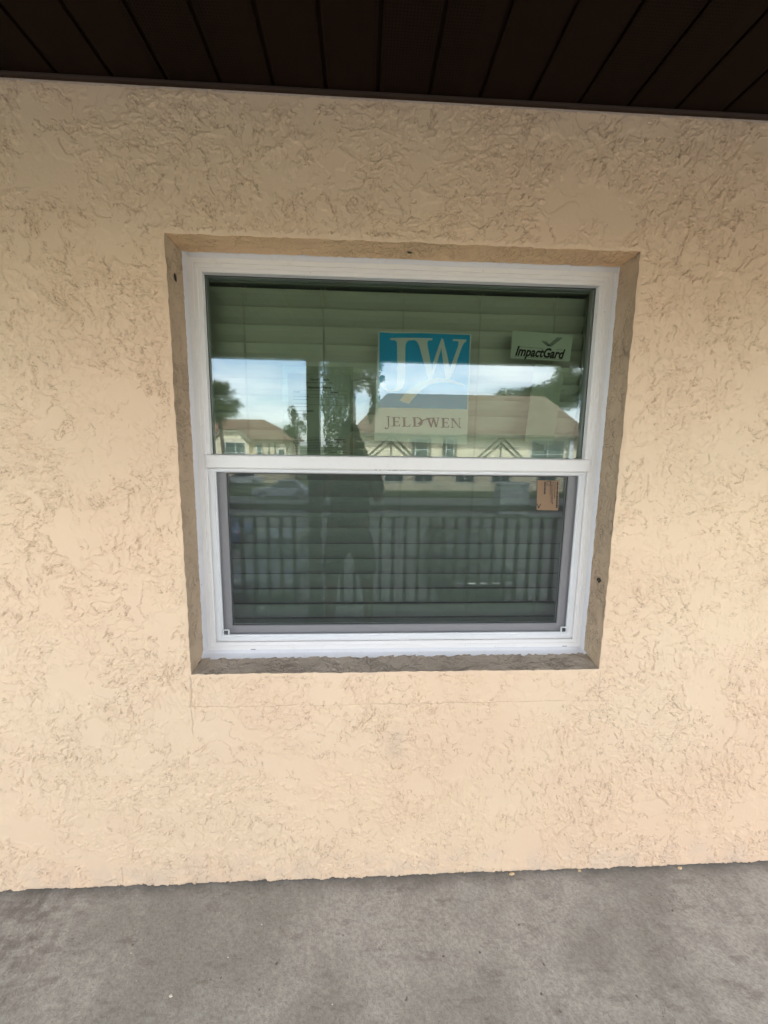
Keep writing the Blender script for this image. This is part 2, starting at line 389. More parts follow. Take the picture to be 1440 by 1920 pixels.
dxo = np.maximum(np.maximum(OX0-X, X-OX1), 0); dzo = np.maximum(np.maximum(OZ0-Z, Z-OZ1), 0); dop = np.hypot(dxo, dzo)
Hh = Hh*(.15+.85*sst(2.70-Z, .004, .035))*sst(dop, -.001, .014)-.0012*(1-sst(dop, 0, .006))
# faint step and joint round the patch under the sill
pe = np.minimum(np.minimum(X+.604, .892-X), np.minimum(Z-.742, OZ0+.004-Z)); jag = .0035*fbm(X, Z, 11, 3, 200)
pe = pe+jag; Hh += .0016*sst(pe, -.002, .002)*sst(fbm(X, Z, 4, 2, 210), -.35, -.05)
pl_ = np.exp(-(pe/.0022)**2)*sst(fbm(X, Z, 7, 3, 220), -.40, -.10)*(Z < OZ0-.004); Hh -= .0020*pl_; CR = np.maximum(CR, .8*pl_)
# crack running down from the left corner of the patch
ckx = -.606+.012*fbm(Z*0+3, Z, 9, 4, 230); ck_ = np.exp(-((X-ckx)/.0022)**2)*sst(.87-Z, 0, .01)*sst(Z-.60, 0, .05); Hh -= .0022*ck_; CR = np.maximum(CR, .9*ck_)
Y = -Hh
inz = sst((OZ1-OZ0)/2-np.abs(Z-(OZ0+OZ1)/2), -.004, .004); inx = sst((OX1-OX0)/2-np.abs(X-(OX0+OX1)/2), -.004, .004)
fall = lambda d: np.clip(1-d/.012, 0, 1)
X2 = X+wL(Z)*fall(np.abs(X-OX0))*inz+wR(Z)*fall(np.abs(X-OX1))*inz
Z2 = Z+wB(X)*fall(np.abs(Z-OZ0))*inx+wT(X)*fall(np.abs(Z-OZ1))*inx
fz_ = np.clip(1-Z/.05, 0, 1); Z2 = Z2+foot(X)*fz_
nzr, nxr = X.shape
idx = np.arange(nzr*nxr).reshape(nzr, nxr); q = np.stack([idx[:-1, :-1], idx[:-1, 1:], idx[1:, 1:], idx[1:, :-1]], -1)
cx_ = (XA[:-1]+XA[1:])/2; cz_ = (ZA[:-1]+ZA[1:])/2; keep = ~(((cx_ > OX0) & (cx_ < OX1))[None, :] & ((cz_ > OZ0) & (cz_ < OZ1))[:, None]); q = q[keep]
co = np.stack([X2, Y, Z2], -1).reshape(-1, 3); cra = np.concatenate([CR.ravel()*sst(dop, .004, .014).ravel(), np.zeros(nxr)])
# underside of the skin at the floor
low = co[:nxr].copy(); low[:, 1] = .022; nb = len(co); co = np.concatenate([co, low]); i_ = np.arange(nxr-1); q = np.concatenate([q, np.stack([nb+i_, nb+i_+1, i_+1, i_], -1)])
used = np.zeros(len(co), bool); used[q.ravel()] = True; remap = np.cumsum(used)-1; co = co[used]; q = remap[q]; cra = cra[used]
me = bpy.data.meshes.new('stucco_wall'); me.vertices.add(len(co)); me.vertices.foreach_set('co', co.astype(np.float32).ravel())
me.loops.add(q.size); me.loops.foreach_set('vertex_index', q.astype(np.int32).ravel()); me.polygons.add(len(q))
me.polygons.foreach_set('loop_start', np.arange(0, q.size, 4, dtype=np.int32)); me.polygons.foreach_set('loop_total', np.full(len(q), 4, dtype=np.int32)) if bpy.app.version < (4, 0) else None
me.update(calc_edges=True)
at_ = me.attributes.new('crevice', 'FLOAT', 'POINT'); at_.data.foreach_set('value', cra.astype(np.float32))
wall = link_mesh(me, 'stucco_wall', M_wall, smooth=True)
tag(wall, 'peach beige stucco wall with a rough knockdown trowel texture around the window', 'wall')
MB().box(-7, GX0, .0, .021, .006, CEIL+.04).box(GX1, 7.5, .0, .021, .006, CEIL+.04).build('wall_run', M_wallfar, wall)
def edge_pts(n_, f):
    return [f(i/n_) for i in range(n_+1)]
SB = edge_pts(110, lambda t: (OX0+(OX1-OX0)*t, float(OZ0+wB(OX0+(OX1-OX0)*t)))); SR = edge_pts(110, lambda t: (float(OX1+wR(OZ0+(OZ1-OZ0)*t)), OZ0+(OZ1-OZ0)*t))
ST = edge_pts(110, lambda t: (OX1-(OX1-OX0)*t, float(OZ1+wT(OX1-(OX1-OX0)*t)))); SL = edge_pts(110, lambda t: (float(OX0+wL(OZ1-(OZ1-OZ0)*t)), OZ1-(OZ1-OZ0)*t))
# masonry behind the skin (the dark joint at the floor) and the returns of the opening
core = MB()
core.box(-7, OX0-.02, .022, .24, -2.65, CEIL+.04); core.box(OX1+.02, 7.5, .022, .24, -2.65, CEIL+.04)
core.box(OX0-.02, OX1+.02, .022, .24, -2.65, OZ0-.03); core.box(OX0-.02, OX1+.02, .022, .24, OZ1+.03, CEIL+.04)
core.build('masonry_core', mat('dirty_block', (.12, .105, .09), .95), wall)
YF = .118                                            # front face of window frame
fc = [(OX0+.006, OZ0+.018), (OX1-.002, OZ0+.020), (OX1-.002, OZ1-.006), (OX0+.008, OZ1-.007)]
def reveal(seg, pa, pb, name, m, seed):
    n = len(seg)-1; rr = random.Random(seed); b = MB(); K = 16
    grid = []
    for i, (x, z) in enumerate(seg):
        t = i/n; ex, ez = pa[0]+(pb[0]-pa[0])*t, pa[1]+(pb[1]-pa[1])*t; row = []
        for k in range(K+1):
            s = k/K; row.append((x+(ex-x)*s+(rr.uniform(-.0022, .0022) *(1-s)**.5 if 0 < k < K-1 else 0), (YF+.03)*s, z+(ez-z)*s+(rr.uniform(-.0022, .0022)*(1-s)**.5 if 0 < k < K-1 else 0)))
        grid.append(row)
    n0 = 0
    for row in grid: b.v += row
    for i in range(n):
        for k in range(K): a = i*(K+1)+k; b.f.append((a, a+1, a+K+2, a+K+1))
    return b.build(name, m, wall, smooth=True)
reveal(SB, fc[0], fc[1], 'window_sill', M_sill, 21)['label'] = 'weathered grey brown sloping sill'
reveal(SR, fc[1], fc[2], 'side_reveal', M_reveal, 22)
reveal(ST, fc[2], fc[3], 'head_reveal', M_head, 23)
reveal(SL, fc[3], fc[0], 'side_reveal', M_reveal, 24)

# roof over the walkway with brown vinyl soffit
sof = MB()
pw = .1505; x = -.839*1.0286-pw*34-.006
prof = []
while x < 7.4:
    prof += [(x, CEIL), (x, CEIL+.010), (x+.011, CEIL+.010), (x+.011, CEIL+.0015), (x+.016, CEIL)]
    x += pw
prof = [p for p in prof if -7 <= p[0] <= 7.5]
b = MB(); n = len(prof)
for y in (.005, -2.24): b.v += [(px, y, pz) for px, pz in prof]
for i in range(n-1): b.f.append((i, i+1, n+i+1, n+i))
roof = empty('walkway_roof', (0, 0, CEIL), 'dark brown roof overhang with grooved soffit boards above the stucco wall', 'roof')
b.build('soffit_panel', M_soffit, roof, fix=False)
tr = MB(); ys = [i for i in range(2)]
tr.prism([(-.004, CEIL-.010), (-.016, CEIL-.009), (-.018, CEIL-.0015), (-.004, CEIL-.0015)], -7, 7.5, 'x'); tr.build('trim_channel', M_trim, roof, bevel=.001)
cb = MB(); rr = random.Random(5); K = 900
for i in range(K+1):
    xx = -3+6.5*i/K; t0 = rr.uniform(.0, .0035); cb.v += [(xx, -.0015-rr.uniform(0, .002), CEIL-.0098), (xx, -.0012, CEIL-.0125-t0)]
for i in range(K): cb.f.append((2*i, 2*i+1, 2*i+3, 2*i+2))
cb.build('caulk_line', mat('old_caulk', (.45, .36, .30), .8), roof, fix=False)
MB().box(-7, 7.5, -2.42, 7, CEIL+.03, CEIL+.16).build('roof_deck', M_dark, roof)
MB().box(-7, 7.5, -2.36, -2.24, 2.425, CEIL+.03).box(-7, 7.5, -2.46, -2.421, 2.50, CEIL+.2).build('eave_beam', mat('brown_beam', (.045, .03, .02), .6), roof, bevel=.004)
MB().prism([(-2.7, CEIL+.16), (8.0, CEIL+.16), (8.0, CEIL+.3), (2.6, CEIL+2.1), (-2.7, CEIL+.34)], -7, 7.5, 'x').build('roof_slope', mat('shingle_own', (.12, .10, .08), .9), roof)
# closed room behind the window
room = MB(); 
room.box(-3, 3.4, 3.2, 3.3, -.1, CEIL).box(-3.1, -3, .24, 3.3, -.1, CEIL).box(3.4, 3.5, .24, 3.3, -.1, CEIL).box(-3, 3.4, .245, 3.2, -.1, -.003)
rm = room.build('room_shell', M_room); tag(rm, kind='structure')
MB().box(-7, 7.5, .241, 7, -2.65, -.12).build('lower_storey', M_render); tag(bpy.data.objects['lower_storey'], kind='structure')

# ------------------------------------------------------------ window
win = empty('single_hung_window', (.14, YF, OZ0+.02), 'white vinyl single hung window set deep in the stucco wall', 'window')
FX0, FX1, FZ0, FZ1 = -.593, .884, .888, 2.298
b = MB(); b.ring(FX0, FX1, FZ0, FZ1, [(0, .20), (0, YF+.002), (.003, YF), (.0275, YF), (.0285, YF+.0022), (.0300, YF+.0022), (.0310, YF+.0006), (.0405, YF+.001), (.0425, YF+.003), (.0425, .20)])
b.build('outer_frame', M_vinyl, win)
cb = MB(); rr = random.Random(9)
def caulk_ring():
    pts = []
    cs = [(FX0, FZ0), (FX1, FZ0), (FX1, FZ1), (FX0, FZ1)]; cen = (.145, 1.593)
    for s in range(4):
        p, q = cs[s], cs[(s+1) % 4]; nrm = [(0, -1), (1, 0), (0, 1), (-1, 0)][s]
        o = rag(91, .0007, 40+s)
        for i in range(90):
            t = i/90; base = (p[0]+(q[0]-p[0])*t, p[1]+(q[1]-p[1])*t)
            w = .0035+abs(o[i])*1.2
            pts.append((base, nrm, w, o[i]))
    return pts
cp = caulk_ring(); n = len(cp)
for (bx_, bz_), (nx, nz), w, o in cp:
    i2 = .0125+o*1.1
    # outer lip smeared onto the reveal, hump, inner lip on the frame
    cb.v += [(bx_+nx*(w+.006), YF-.024-w*1.6, bz_+nz*(w+.006)), (bx_+nx*w*.6, YF-.008, bz_+nz*w*.6), (bx_-nx*.004, YF-.004, bz_-nz*.004), (bx_-nx*i2, YF-.0006, bz_-nz*i2)]
for i in range(n):
    j = (i+1) % n
    for k in range(3): cb.f.append((4*i+k, 4*j+k, 4*j+k+1, 4*i+k+1))
cb.build('caulk_bead', M_caulk, win, smooth=True)
for k_, x0 in enumerate((-.42, .80)): MB().box(x0, x0+.018, YF-.0006, YF+.001, .9005, .9025).build('weep_slot', M_gap, win)
# fixed upper light
UX0, UX1, UZ0, UZ1 = FX0+.0425, FX1-.0425, 1.622, FZ1-.0425
u = MB().ring(UX0, UX1, UZ0, UZ1, [(0, .19), (0, YF+.004), (.001, YF+.0035), (.0105, YF+.004), (.0125, YF+.006), (.0135, .150), (.0135, .19)]).build('upper_frame', M_vinyl, win)
MB().ring(UX0, UX1, UZ0, UZ1, [(.0134, .1478), (.0155, .1478), (.0155, .1492)]).build('gasket', M_gap, u)
def pane(name, m, y, x0, x1, z0, z1, par, tilt=0., th=.004, tx=0., bow=0.):
    # a slab of glass; tilt leans its top outwards, bow is the faint bulge of a sealed unit
    b = MB(); K = 12 if bow else 1; v = []
    for j in range(K+1):
        for i in range(K+1):
            s, t = i/K, j/K
            v.append((x0+(x1-x0)*s, y-tilt*(t-.5)*(z1-z0)-tx*(s-.5)*(x1-x0)-bow*16*s*(1-s)*t*(1-t), z0+(z1-z0)*t))
    b.v = v
    for j in range(K):
        for i in range(K): a = j*(K+1)+i; b.f.append((a, a+1, a+K+2, a+K+1))
    return b.build(name, m, par, smooth=True, fix=False)
pane('glass_pane', M_glass1, .152, UX0+.012, UX1-.012, UZ0+.012, UZ1-.012, u)
pane('glass_pane', M_glass2, .166, UX0+.012, UX1-.012, UZ0+.012, UZ1-.012, u, tilt=.0042, tx=-.0035)
mr = MB().prism([(YF-.006, 1.593), (YF-.008, 1.596), (YF-.008, 1.634), (YF-.006, 1.638), (YF+.004, 1.6405), (.16, 1.6405), (.16, 1.590), (YF-.004, 1.590)], UX0-.0005, UX1+.0005, 'x').build('meeting_rail', M_vinyl, win, bevel=.0006)
mk = MB(); rr = random.Random(3)
for x0, w in ((.045, .010), (.062, .004), (.066, .003), (.098, .003), (.112, .008), (.122, .006), (.140, .003), (.147, .002), (.153, .004)): mk.box(x0, x0+w, YF-.0079+.0028, YF-.0037, 1.5905, 1.5930)
mk.build('worn_mark', M_gap, mr)
# lower opening lining, then screen, sash
LX0, LX1, LZ0, LZ1 = FX0+.0425, FX1-.0425, FZ0+.0425, 1.590
MB().box(LX0, LX0+.004, YF+.012, .19, LZ0, LZ1).box(LX1-.004, LX1, YF+.012, .19, LZ0, LZ1).box(LX0, LX1, YF+.012, .19, LZ0-.002, LZ0+.003).build('sash_track', M_vinyl, win)
scr = MB().ring(LX0+.005, LX1-.005, LZ0+.005, LZ1+.008, [(0, YF+.020), (0, YF+.009), (.001, YF+.008), (.0135, YF+.008), (.0145, YF+.0105), (.0165, YF+.0105), (.0180, YF+.009), (.0205, YF+.010), (.0215, YF+.013), (.0215, YF+.020)]).build('insect_screen', M_alum, win)
MB().box(LX0+.002, LX1-.002, YF+.004, YF+.012, LZ1-.009, LZ1-.0015).build('screen_top_rail', M_alum, win, bevel=.0008)
MB().poly([(LX0+.02, YF+.0155, LZ0+.02), (LX1-.02, YF+.0155, LZ0+.02), (LX1-.02, YF+.0155, LZ1-.004), (LX0+.02, YF+.0155, LZ1-.004)]).build('screen_mesh', M_screen, scr, fix=False)
for cx in (LX0+.0375, LX1-.0375):
    cz = LZ0+.0365
    tb = MB().ring(cx-.0125, cx+.0125, cz-.0125, cz+.0125, [(0, YF+.012), (0, YF+.006), (.001, YF+.005), (.0035, YF+.005), (.0042, YF+.006), (.0042, YF+.012)], True)
    tb.build('pull_tab', M_alum, scr, bevel=.0012, seg=2)
sash = MB().ring(LX0+.006, LX1-.006, LZ0+.004, LZ1+.03, [(0, .185), (0, .152), (.002, .150), (.044, .150), (.0475, .152), (.0485, .158), (.0485, .185)]).build('lower_sash', M_sash, win)
MB().ring(LX0+.006, LX1-.006, LZ0+.004, LZ1+.03, [(.0484, .1590), (.0505, .1590), (.0505, .1602)]).build('gasket', M_gap, sash)
pane('glass_pane', M_glass1, .162, LX0+.050, LX1-.050, LZ0+.048, LZ1+.02, sash)
pane('glass_pane', M_glass3, .176, LX0+.050, LX1-.050, LZ0+.048, LZ1+.02, sash, tilt=-.002, tx=.002)
# jamb lining inside the room
MB().box(FX0-.02, FX0, .20, .36, FZ0-.03, FZ1+.03).box(FX1, FX1+.02, .20, .36, FZ0-.03, FZ1+.03).box(FX0, FX1, .20, .36, FZ1, FZ1+.03).box(FX0, FX1, .20, .36, FZ0-.03, FZ0).build('inner_jamb', M_blind, win)
MB().box(FX0+.028, FX0+.034, .187, .235, FZ0, FZ1).box(FX1-.034, FX1-.028, .187, .235, FZ0, FZ1).build('inner_stop', M_blind, win)
print('window done')

# ------------------------------------------------------------ blind
bl = empty('window_blind', (.14, .26, 2.30), 'closed white faux wood slat blind hanging behind the window glass', 'blind')
BX0, BX1 = -.566, .850
MB().box(BX0-.006, BX1+.006, .235, .29, 2.252, 2.300).build('head_rail', M_blind, bl, bevel=.003)
MB().box(BX0-.006, BX1+.006, .198, .2045, 2.240, 2.287).build('valance', M_blind, bl, bevel=.002)
p_ = .0636; z = .9635; rr = random.Random(17); k = 0
while z < 2.18:
    # each slat bows a little and leans its top edge outwards
    b = MB(); dz = rr.uniform(-.001, .001); tl = rr.uniform(-.001, .001); sag = rr.uniform(0, .0012); K = 14; J = 4
    a_, b_ = .0683, .031
    for i in range(K+1):
        s = i/K; xx = BX0+(BX1-BX0)*s; zz = z+dz+tl*(s-.5)-sag*4*s*(1-s)
        for (t, th) in [(q/J, 0) for q in range(J+1)]+[(q/J, .0026) for q in reversed(range(J+1))]:
            crown = .0075*4*t*(1-t)
            b.v.append((xx, .250+b_*(1-t)-crown+th, zz+a_*t-th*.35))
    m_ = 2*(J+1)
    for i in range(K):
        for q in range(m_): a = i*m_+q; c = i*m_+(q+1) % m_; b.f.append((a, c, c+m_, a+m_))
    b.f.append(tuple(range(m_))); b.f.append(tuple(K*m_+q for q in reversed(range(m_))))
    b.build('slat', M_blind, bl, smooth=False); z += p_; k += 1
MB().box(BX0-.004, BX1+.004, .193, .1978, 2.262, 2.287).build('valance_lip', M_blind, bl, bevel=.001)
MB().box(BX0, BX1, .248, .285, .915, .955).build('bottom_rail', M_blind, bl, bevel=.004)
for xx in (-.435, -.146, .151, .441, .727):
    c = MB(); pts = []
    for off, yy in ((-.004, .2435), (.004, .2445)):
        c.tube([(xx+off*1.8, yy, 2.245), (xx+off*1.5, yy, 2.20), (xx+off*.4, yy-.0005, 2.17), (xx+off*.5+.001, yy, 1.9), (xx+off*.7, yy, 1.5), (xx+off, yy, .93)], .0008, 5)
    c.build('ladder_cord', M_cord, bl)
    MB().poly([(xx-.010, .2405, 2.243), (xx-.006, .2405, 2.243), (xx-.0015, .2425, 2.18), (xx-.004, .2425, 2.18)]).poly([(xx+.006, .2406, 2.243), (xx+.010, .2406, 2.243), (xx+.004, .2426, 2.18), (xx+.0015, .2426, 2.18)]).build('ladder_tape', M_blind, bl, fix=False)
MB().tube([(.842, .232, 2.24), (.843, .230, 2.0), (.845, .230, 1.75)], .004, 6).build('tilt_wand', M_blind, bl, smooth=True)

# ------------------------------------------------------------ papers on the glass
M_paper = mat('sign_paper', (.86, .84, .80), .6); M_teal = mat('teal_ink', (.0, .44, .82), .5); M_ink = mat('dark_ink', (.045, .035, .035), .6); M_black = mat('black_ink', (.008, .008, .010), .6)
M_permit = mat('permit_sheet', (.36, .385, .32), .7); M_slip = mat('slip_sheet', (.48, .50, .42), .7); M_thin = mat('plain_paper', (.66, .68, .60), .7)
YP = .1700
class Flat:
    """pieces of a printed design, each a hair in front of the one before"""
    def __init__(s, y): s.b = MB(); s.y = y; s.k = 0
    def poly(s, pts):
        s.k += 1; yy = s.y-.00006*s.k
        s.b.poly([(x, yy, z) for x, z in pts]); return s
    def build(s, name, m, par):
        me = bpy.data.meshes.new(name); me.from_pydata(s.b.v, [], s.b.f); me.update()
        bm = bmesh.new(); bm.from_mesh(me); bmesh.ops.triangulate(bm, faces=[f for f in bm.faces if len(f.verts) > 4]); bm.to_mesh(me); bm.free()
        return link_mesh(me, name, m, par)
def sheet(name, corners, y, m, label, cat, curl=.0008, thick=.0004):
    # corners TL TR BR BL in (x,z)
    b = MB(); K = 8; (a, bb, c, d) = corners
    for side in (0, 1):
        for j in range(K+1):
            for i in range(K+1):
                s, t = i/K, j/K
                px = (a[0]*(1-s)+bb[0]*s)*(1-t)+(d[0]*(1-s)+c[0]*s)*t; pz = (a[1]*(1-s)+bb[1]*s)*(1-t)+(d[1]*(1-s)+c[1]*s)*t
                b.v.append((px, y+side*thick, pz))
    N_ = (K+1)**2
    for j in range(K):
        for i in range(K): q = j*(K+1)+i; b.f.append((q, q+1, q+K+2, q+K+1)); b.f.append((N_+q, N_+q+K+1, N_+q+K+2, N_+q+1))
    o = empty(name, (sum(p[0] for p in corners)/4, y, min(p[1] for p in corners)), label, cat)
    b.build('paper', m, o, fix=False); return o
def arcpts(cx, cz, rx, rz, a0, a1, n=10): return [(cx+rx*math.cos(R(a0+(a1-a0)*i/n)), cz+rz*math.sin(R(a0+(a1-a0)*i/n))) for i in range(n+1)]
# manufacturer's sign
jw = sheet('window_sign', [(.0560, 2.0840), (.3925, 2.0830), (.3935, 1.6870), (.0455, 1.6985)], YP, M_paper, 'white poster with a blue square logo and serif lettering hung inside the upper pane', 'sign')
def cv(x, y):   # design grid (0..1440) to the sign's plane
    xl = 155-.030*(y-85); xr = 1320-.0625*(y-130); uu = (x-xl)/(xr-xl)
    yt = 85+45*uu; yb = 1048+38*uu; vv = (y-yt)/(yb-yt)
    return (.0600+(.3875-.0600)*uu, 2.0795-(2.0795-1.8175)*vv-.001*uu)
sq = Flat(YP-.0003); sq.poly([cv(155, 85), cv(330, 99), cv(700, 100), cv(1320, 130), cv(1262, 1086), cv(700, 1068), cv(127, 1048)]); sq.build('blue_square', M_teal, jw)
lg = Flat(YP-.0006)
def P(*pp): lg.poly([cv(*p) for p in pp])
P((292,158),(440,156),(620,160),(832,166),(828,192),(760,192),(640,190),(600,186),(540,192),(440,190),(350,188),(292,184))
P((350,186),(375,215),(376,300),(372,640),(362,760),(340,810),(300,832),(300,842),(380,838),(435,800),(462,730),(474,600),(482,300),(487,240),(505,205),(540,188))
P((300,842),(240,836),(195,812),(170,780),(150,760),(160,735),(185,722),(212,728),(228,752),(225,790),(250,818),(300,832))
P((600,186),(632,205),(660,260),(770,700),(822,676),(832,640),(770,280),(765,225),(775,200),(790,190))
P((770,690),(822,676),(880,500),(915,385),(960,240),(962,170),(950,172),(930,215),(880,350),(835,480),(812,640))
P((962,170),(944,180),(935,215),(990,690),(1040,692),(1060,600),(1022,400),(985,240),(975,185))
P((1000,694),(1048,692),(1110,560),(1165,400),(1210,280),(1235,235),(1268,210),(1170,208),(1165,260),(1130,350),(1080,480),(1040,580),(1012,650))
P((1098,180),(1270,186),(1268,212),(1170,210),(1140,205),(1094,202))
P((398,958),(470,860),(560,780),(660,718),(760,684),(880,672),(1000,684),(1120,712),(1210,752),(1258,784),(1180,765),(1080,742),(980,728),(880,734),(780,762),(700,810),(630,870),(570,940),(512,1002),(450,985))
lg.build('logo_letters', M_paper, jw)
# serif word
tx = Flat(YP-.0004)
def T(*pp): tx.poly([cv(x, y) for x, y in pp])
def glyph(ch, x0, x1, yt, yb):
    w = x1-x0; h = yb-yt
    def g(*pp): T(*[(x0+a*w, yt+b*h) for a, b in pp])
    if ch in 'EL':
        g((.18,0),(.42,0),(.42,1),(.18,1)); g((0,0),(.6,0),(.6,.06),(0,.06)); g((0,.93),(.95,.93),(.9,1),(0,1)); g((.95,.70),(1,.70),(.92,1),(.80,.96))
        if ch == 'E': g((.4,0),(.93,0),(.93,.24),(.87,.24),(.80,.07),(.4,.07)); g((.4,.45),(.74,.45),(.74,.52),(.4,.52)); g((.72,.34),(.78,.34),(.78,.64),(.72,.64))
    if ch == 'J':
        g((.2,0),(1,0),(1,.06),(.2,.06)); g((.46,0),(.74,0),(.74,.95),(.68,1.12),(.52,1.25),(.46,1.0)); g((.60,1.2),(.4,1.38),(.1,1.42),(-.22,1.32),(-.2,1.18),(-.02,1.15),(.08,1.3),(.3,1.28),(.47,1.1))
    if ch == 'D':
        g((.12,0),(.32,0),(.32,1),(.12,1)); g((0,0),(.5,0),(.5,.06),(0,.06)); g((0,.94),(.5,.94),(.5,1),(0,1))
        o = [(.48+.52*math.cos(a), .5-.5*math.sin(a)) for a in [math.pi/2-math.pi*i/14 for i in range(15)]]; i_ = [(.46+.34*math.cos(a), .5-.435*math.sin(a)) for a in [-math.pi/2+math.pi*i/14 for i in range(15)]]
        for q in range(14): g(o[q], o[q+1], i_[13-q], i_[14-q])
    if ch == 'W':
        g((0,0),(.3,0),(.3,.06),(0,.06)); g((.34,.0),(.66,.0),(.66,.06),(.34,.06)); g((.76,0),(1,0),(1,.06),(.76,.06))
        g((.07,.03),(.24,.03),(.42,.92),(.34,1.02)); g((.34,1.02),(.40,.98),(.56,.20),(.50,.03)); g((.44,.03),(.60,.03),(.80,.92),(.71,1.02)); g((.71,1.02),(.77,.98),(.94,.04),(.87,.04))
    if ch == 'N':
        g((0,0),(.3,0),(.3,.06),(0,.06)); g((.72,0),(1,0),(1,.06),(.72,.06)); g((0,.94),(.3,.94),(.3,1),(0,1)); g((.11,.03),(.18,.03),(.18,1),(.11,1)); g((.82,.03),(.89,.03),(.89,1.03),(.82,1.03)); g((.06,.02),(.30,.02),(.89,1.04),(.80,1.0))
glyph('J', 212, 272, 1165, 1290); glyph('E', 285, 400, 1178, 1302); glyph('L', 415, 530, 1182, 1308); glyph('D', 552, 686, 1184, 1310); glyph('W', 728, 905, 1192, 1322); glyph('E', 918, 1028, 1198, 1326); glyph('N', 1045, 1178, 1202, 1330)
T((618,1272),(650,1238),(700,1212),(760,1200),(800,1206),(800,1214),(760,1212),(705,1224),(665,1262),(640,1284)); T((1168,1322),(1182,1322),(1182,1336),(1168,1336))
tx.build('lettering', M_ink, jw)

def text(s, size, m, par, x, z, y, name='lettering', shear=0, sx=1, off=0, align='LEFT', rot=0, ext=.0001, fit=None):
    cu = bpy.data.curves.new('t', 'FONT'); cu.body = s; cu.size = size; cu.shear = shear; cu.offset = off; cu.align_x = align; cu.extrude = ext; cu.resolution_u = 3
    o = bpy.data.objects.new('t', cu); COL.objects.link(o); dg = bpy.context.evaluated_depsgraph_get(); dg.update()
    me = bpy.data.meshes.new_from_object(o.evaluated_get(dg)); bpy.data.objects.remove(o); bpy.data.curves.remove(cu)
    ca, sa = math.cos(rot), math.sin(rot)
    if fit: xs_ = [v.co.x for v in me.vertices]; sx = fit/(max(xs_)-min(xs_))
    for v in me.vertices:
        a, b_, c = v.co; a *= sx; v.co = (x+a*ca-b_*sa, y-c, z+a*sa+b_*ca)
    return link_mesh(me, name, m, par)
# small brand card
ig = sheet('window_label', [(.5425, 2.0985), (.7690, 2.0885), (.7630, 1.9945), (.5410, 2.0025)], YP, M_thin, 'small white card reading ImpactGard under a check mark of thin lines', 'label')
text('ImpactGard', .046, M_black, ig, .5560, 2.0130, YP-.0004, shear=.28, off=.0016, rot=-.044, fit=.186)
ln = Flat(YP-.0004)
def I(px, py): return (.5425+(px-962)*.00199, 2.0985-(py-619)*.00205+(px-962)*.000074)
def S(x0, y0, x1, y1, w=.55):
    a, b_ = Vector(I(x0, y0)), Vector(I(x1, y1)); n_ = Vector((-(b_-a).y, (b_-a).x)).normalized()*w*.001; ln.poly([tuple(a+n_), tuple(b_+n_), tuple(b_-n_), tuple(a-n_)])
S(974, 646.5, 1020, 650); S(1046, 652, 1058, 653); S(967, 663, 1058, 669.5)
for (x0, y0, x1, y1) in ((1017.6, 637.4, 1029.5, 646), (1021.5, 637.7, 1031.9, 646.4), (1025.3, 638.2, 1034.2, 646.6), (1029.5, 646.2, 1047.4, 631.8), (1032.3, 646.6, 1051.3, 631.8), (1035.0, 647, 1055, 632.2)): S(x0, y0, x1, y1, 1.15)
ln.build('check_mark', M_black, ig)
# permit sheet
pm = sheet('permit_paper', [(-.196, 1.9285), (-.0415, 1.9315), (-.0480, 1.640), (-.2990, 1.640)], YP+.0005, M_thin, 'printed building permit sheet taped behind the glass left of the blue poster', 'paper')
# make it a true A4-like sheet: left edge upright, hidden by the bright reflection
bpy.data.objects.remove([c for c in bpy.data.objects if c.parent == pm][0])
MB().box(-.268, -.0435, YP+.0005, YP+.0009, 1.640, 1.9305).build('paper', M_permit, pm)
MB().box(-.290, -.034, YP+.0020, YP+.0022, 1.632, 1.958).build('plastic_sleeve', glass('sleeve', .02, (.93, .95, .93)), pm)
yk = YP+.0003
for s, sz, xx, zz, al, of in (('City of Titusville', .0105, -.155, 1.9080, 'CENTER', .0003), ('Square Avenue, Titusville, FL 32796', .0065, -.155, 1.8985, 'CENTER', .0001), ('Alterations Permit', .0115, -.155, 1.8800, 'CENTER', .0004), ('ISSUED', .0075, -.250, 1.8640, 'LEFT', .0003), ('EXPIRES', .0075, -.115, 1.8640, 'LEFT', .0003), ('Inspections Required', .0085, -.250, 1.7980, 'LEFT', .0003)):
    text(s, sz, M_black, pm, xx, zz, yk, align=al, off=of)
fl = Flat(yk); rr = random.Random(2)
for zz in (1.8735, 1.8595, 1.8490, 1.8230, 1.7060): fl.poly([(-.258, zz), (-.054, zz), (-.054, zz-.0007), (-.258, zz-.0007)])
for x0 in (-.125, -.060): fl.poly([(x0, 1.849), (x0+.0007, 1.849), (x0+.0007, 1.823), (x0, 1.823)])
for zz in (1.8530, 1.8420, 1.8280, 1.8160, 1.7900):
    xx = -.250
    while xx < -.20: w = rr.uniform(.004, .010); fl.poly([(xx, zz), (xx+w, zz), (xx+w, zz-.0022), (xx, zz-.0022)]); xx += w+.002
for r0 in range(9):
    zz = 1.7000-r0*.0058; xx = -.252 if r0 % 4 else -.246; end = -.062 if r0 % 4 != 3 else rr.uniform(-.14, -.10)
    while xx < end: w = rr.uniform(.003, .009); fl.poly([(xx, zz), (xx+w, zz), (xx+w, zz-.0020), (xx, zz-.0020)]); xx += w+.0016
fl.build('small_print', M_black, pm)
# two slips hanging crooked on the right
s1 = sheet('paper_slip', [(.6320, 1.9840), (.7330, 1.9800), (.6900, 1.6990), (.6140, 1.7040)], YP, M_slip, 'plain pale slip hanging slightly crooked right of the poster, below the small card', 'paper')
s2 = sheet('paper_slip', [(.6900, 1.9600), (.7480, 1.9580), (.7240, 1.6900), (.6640, 1.6940)], YP+.003, M_slip, 'second pale slip tucked behind the crooked slip at its right edge', 'paper')
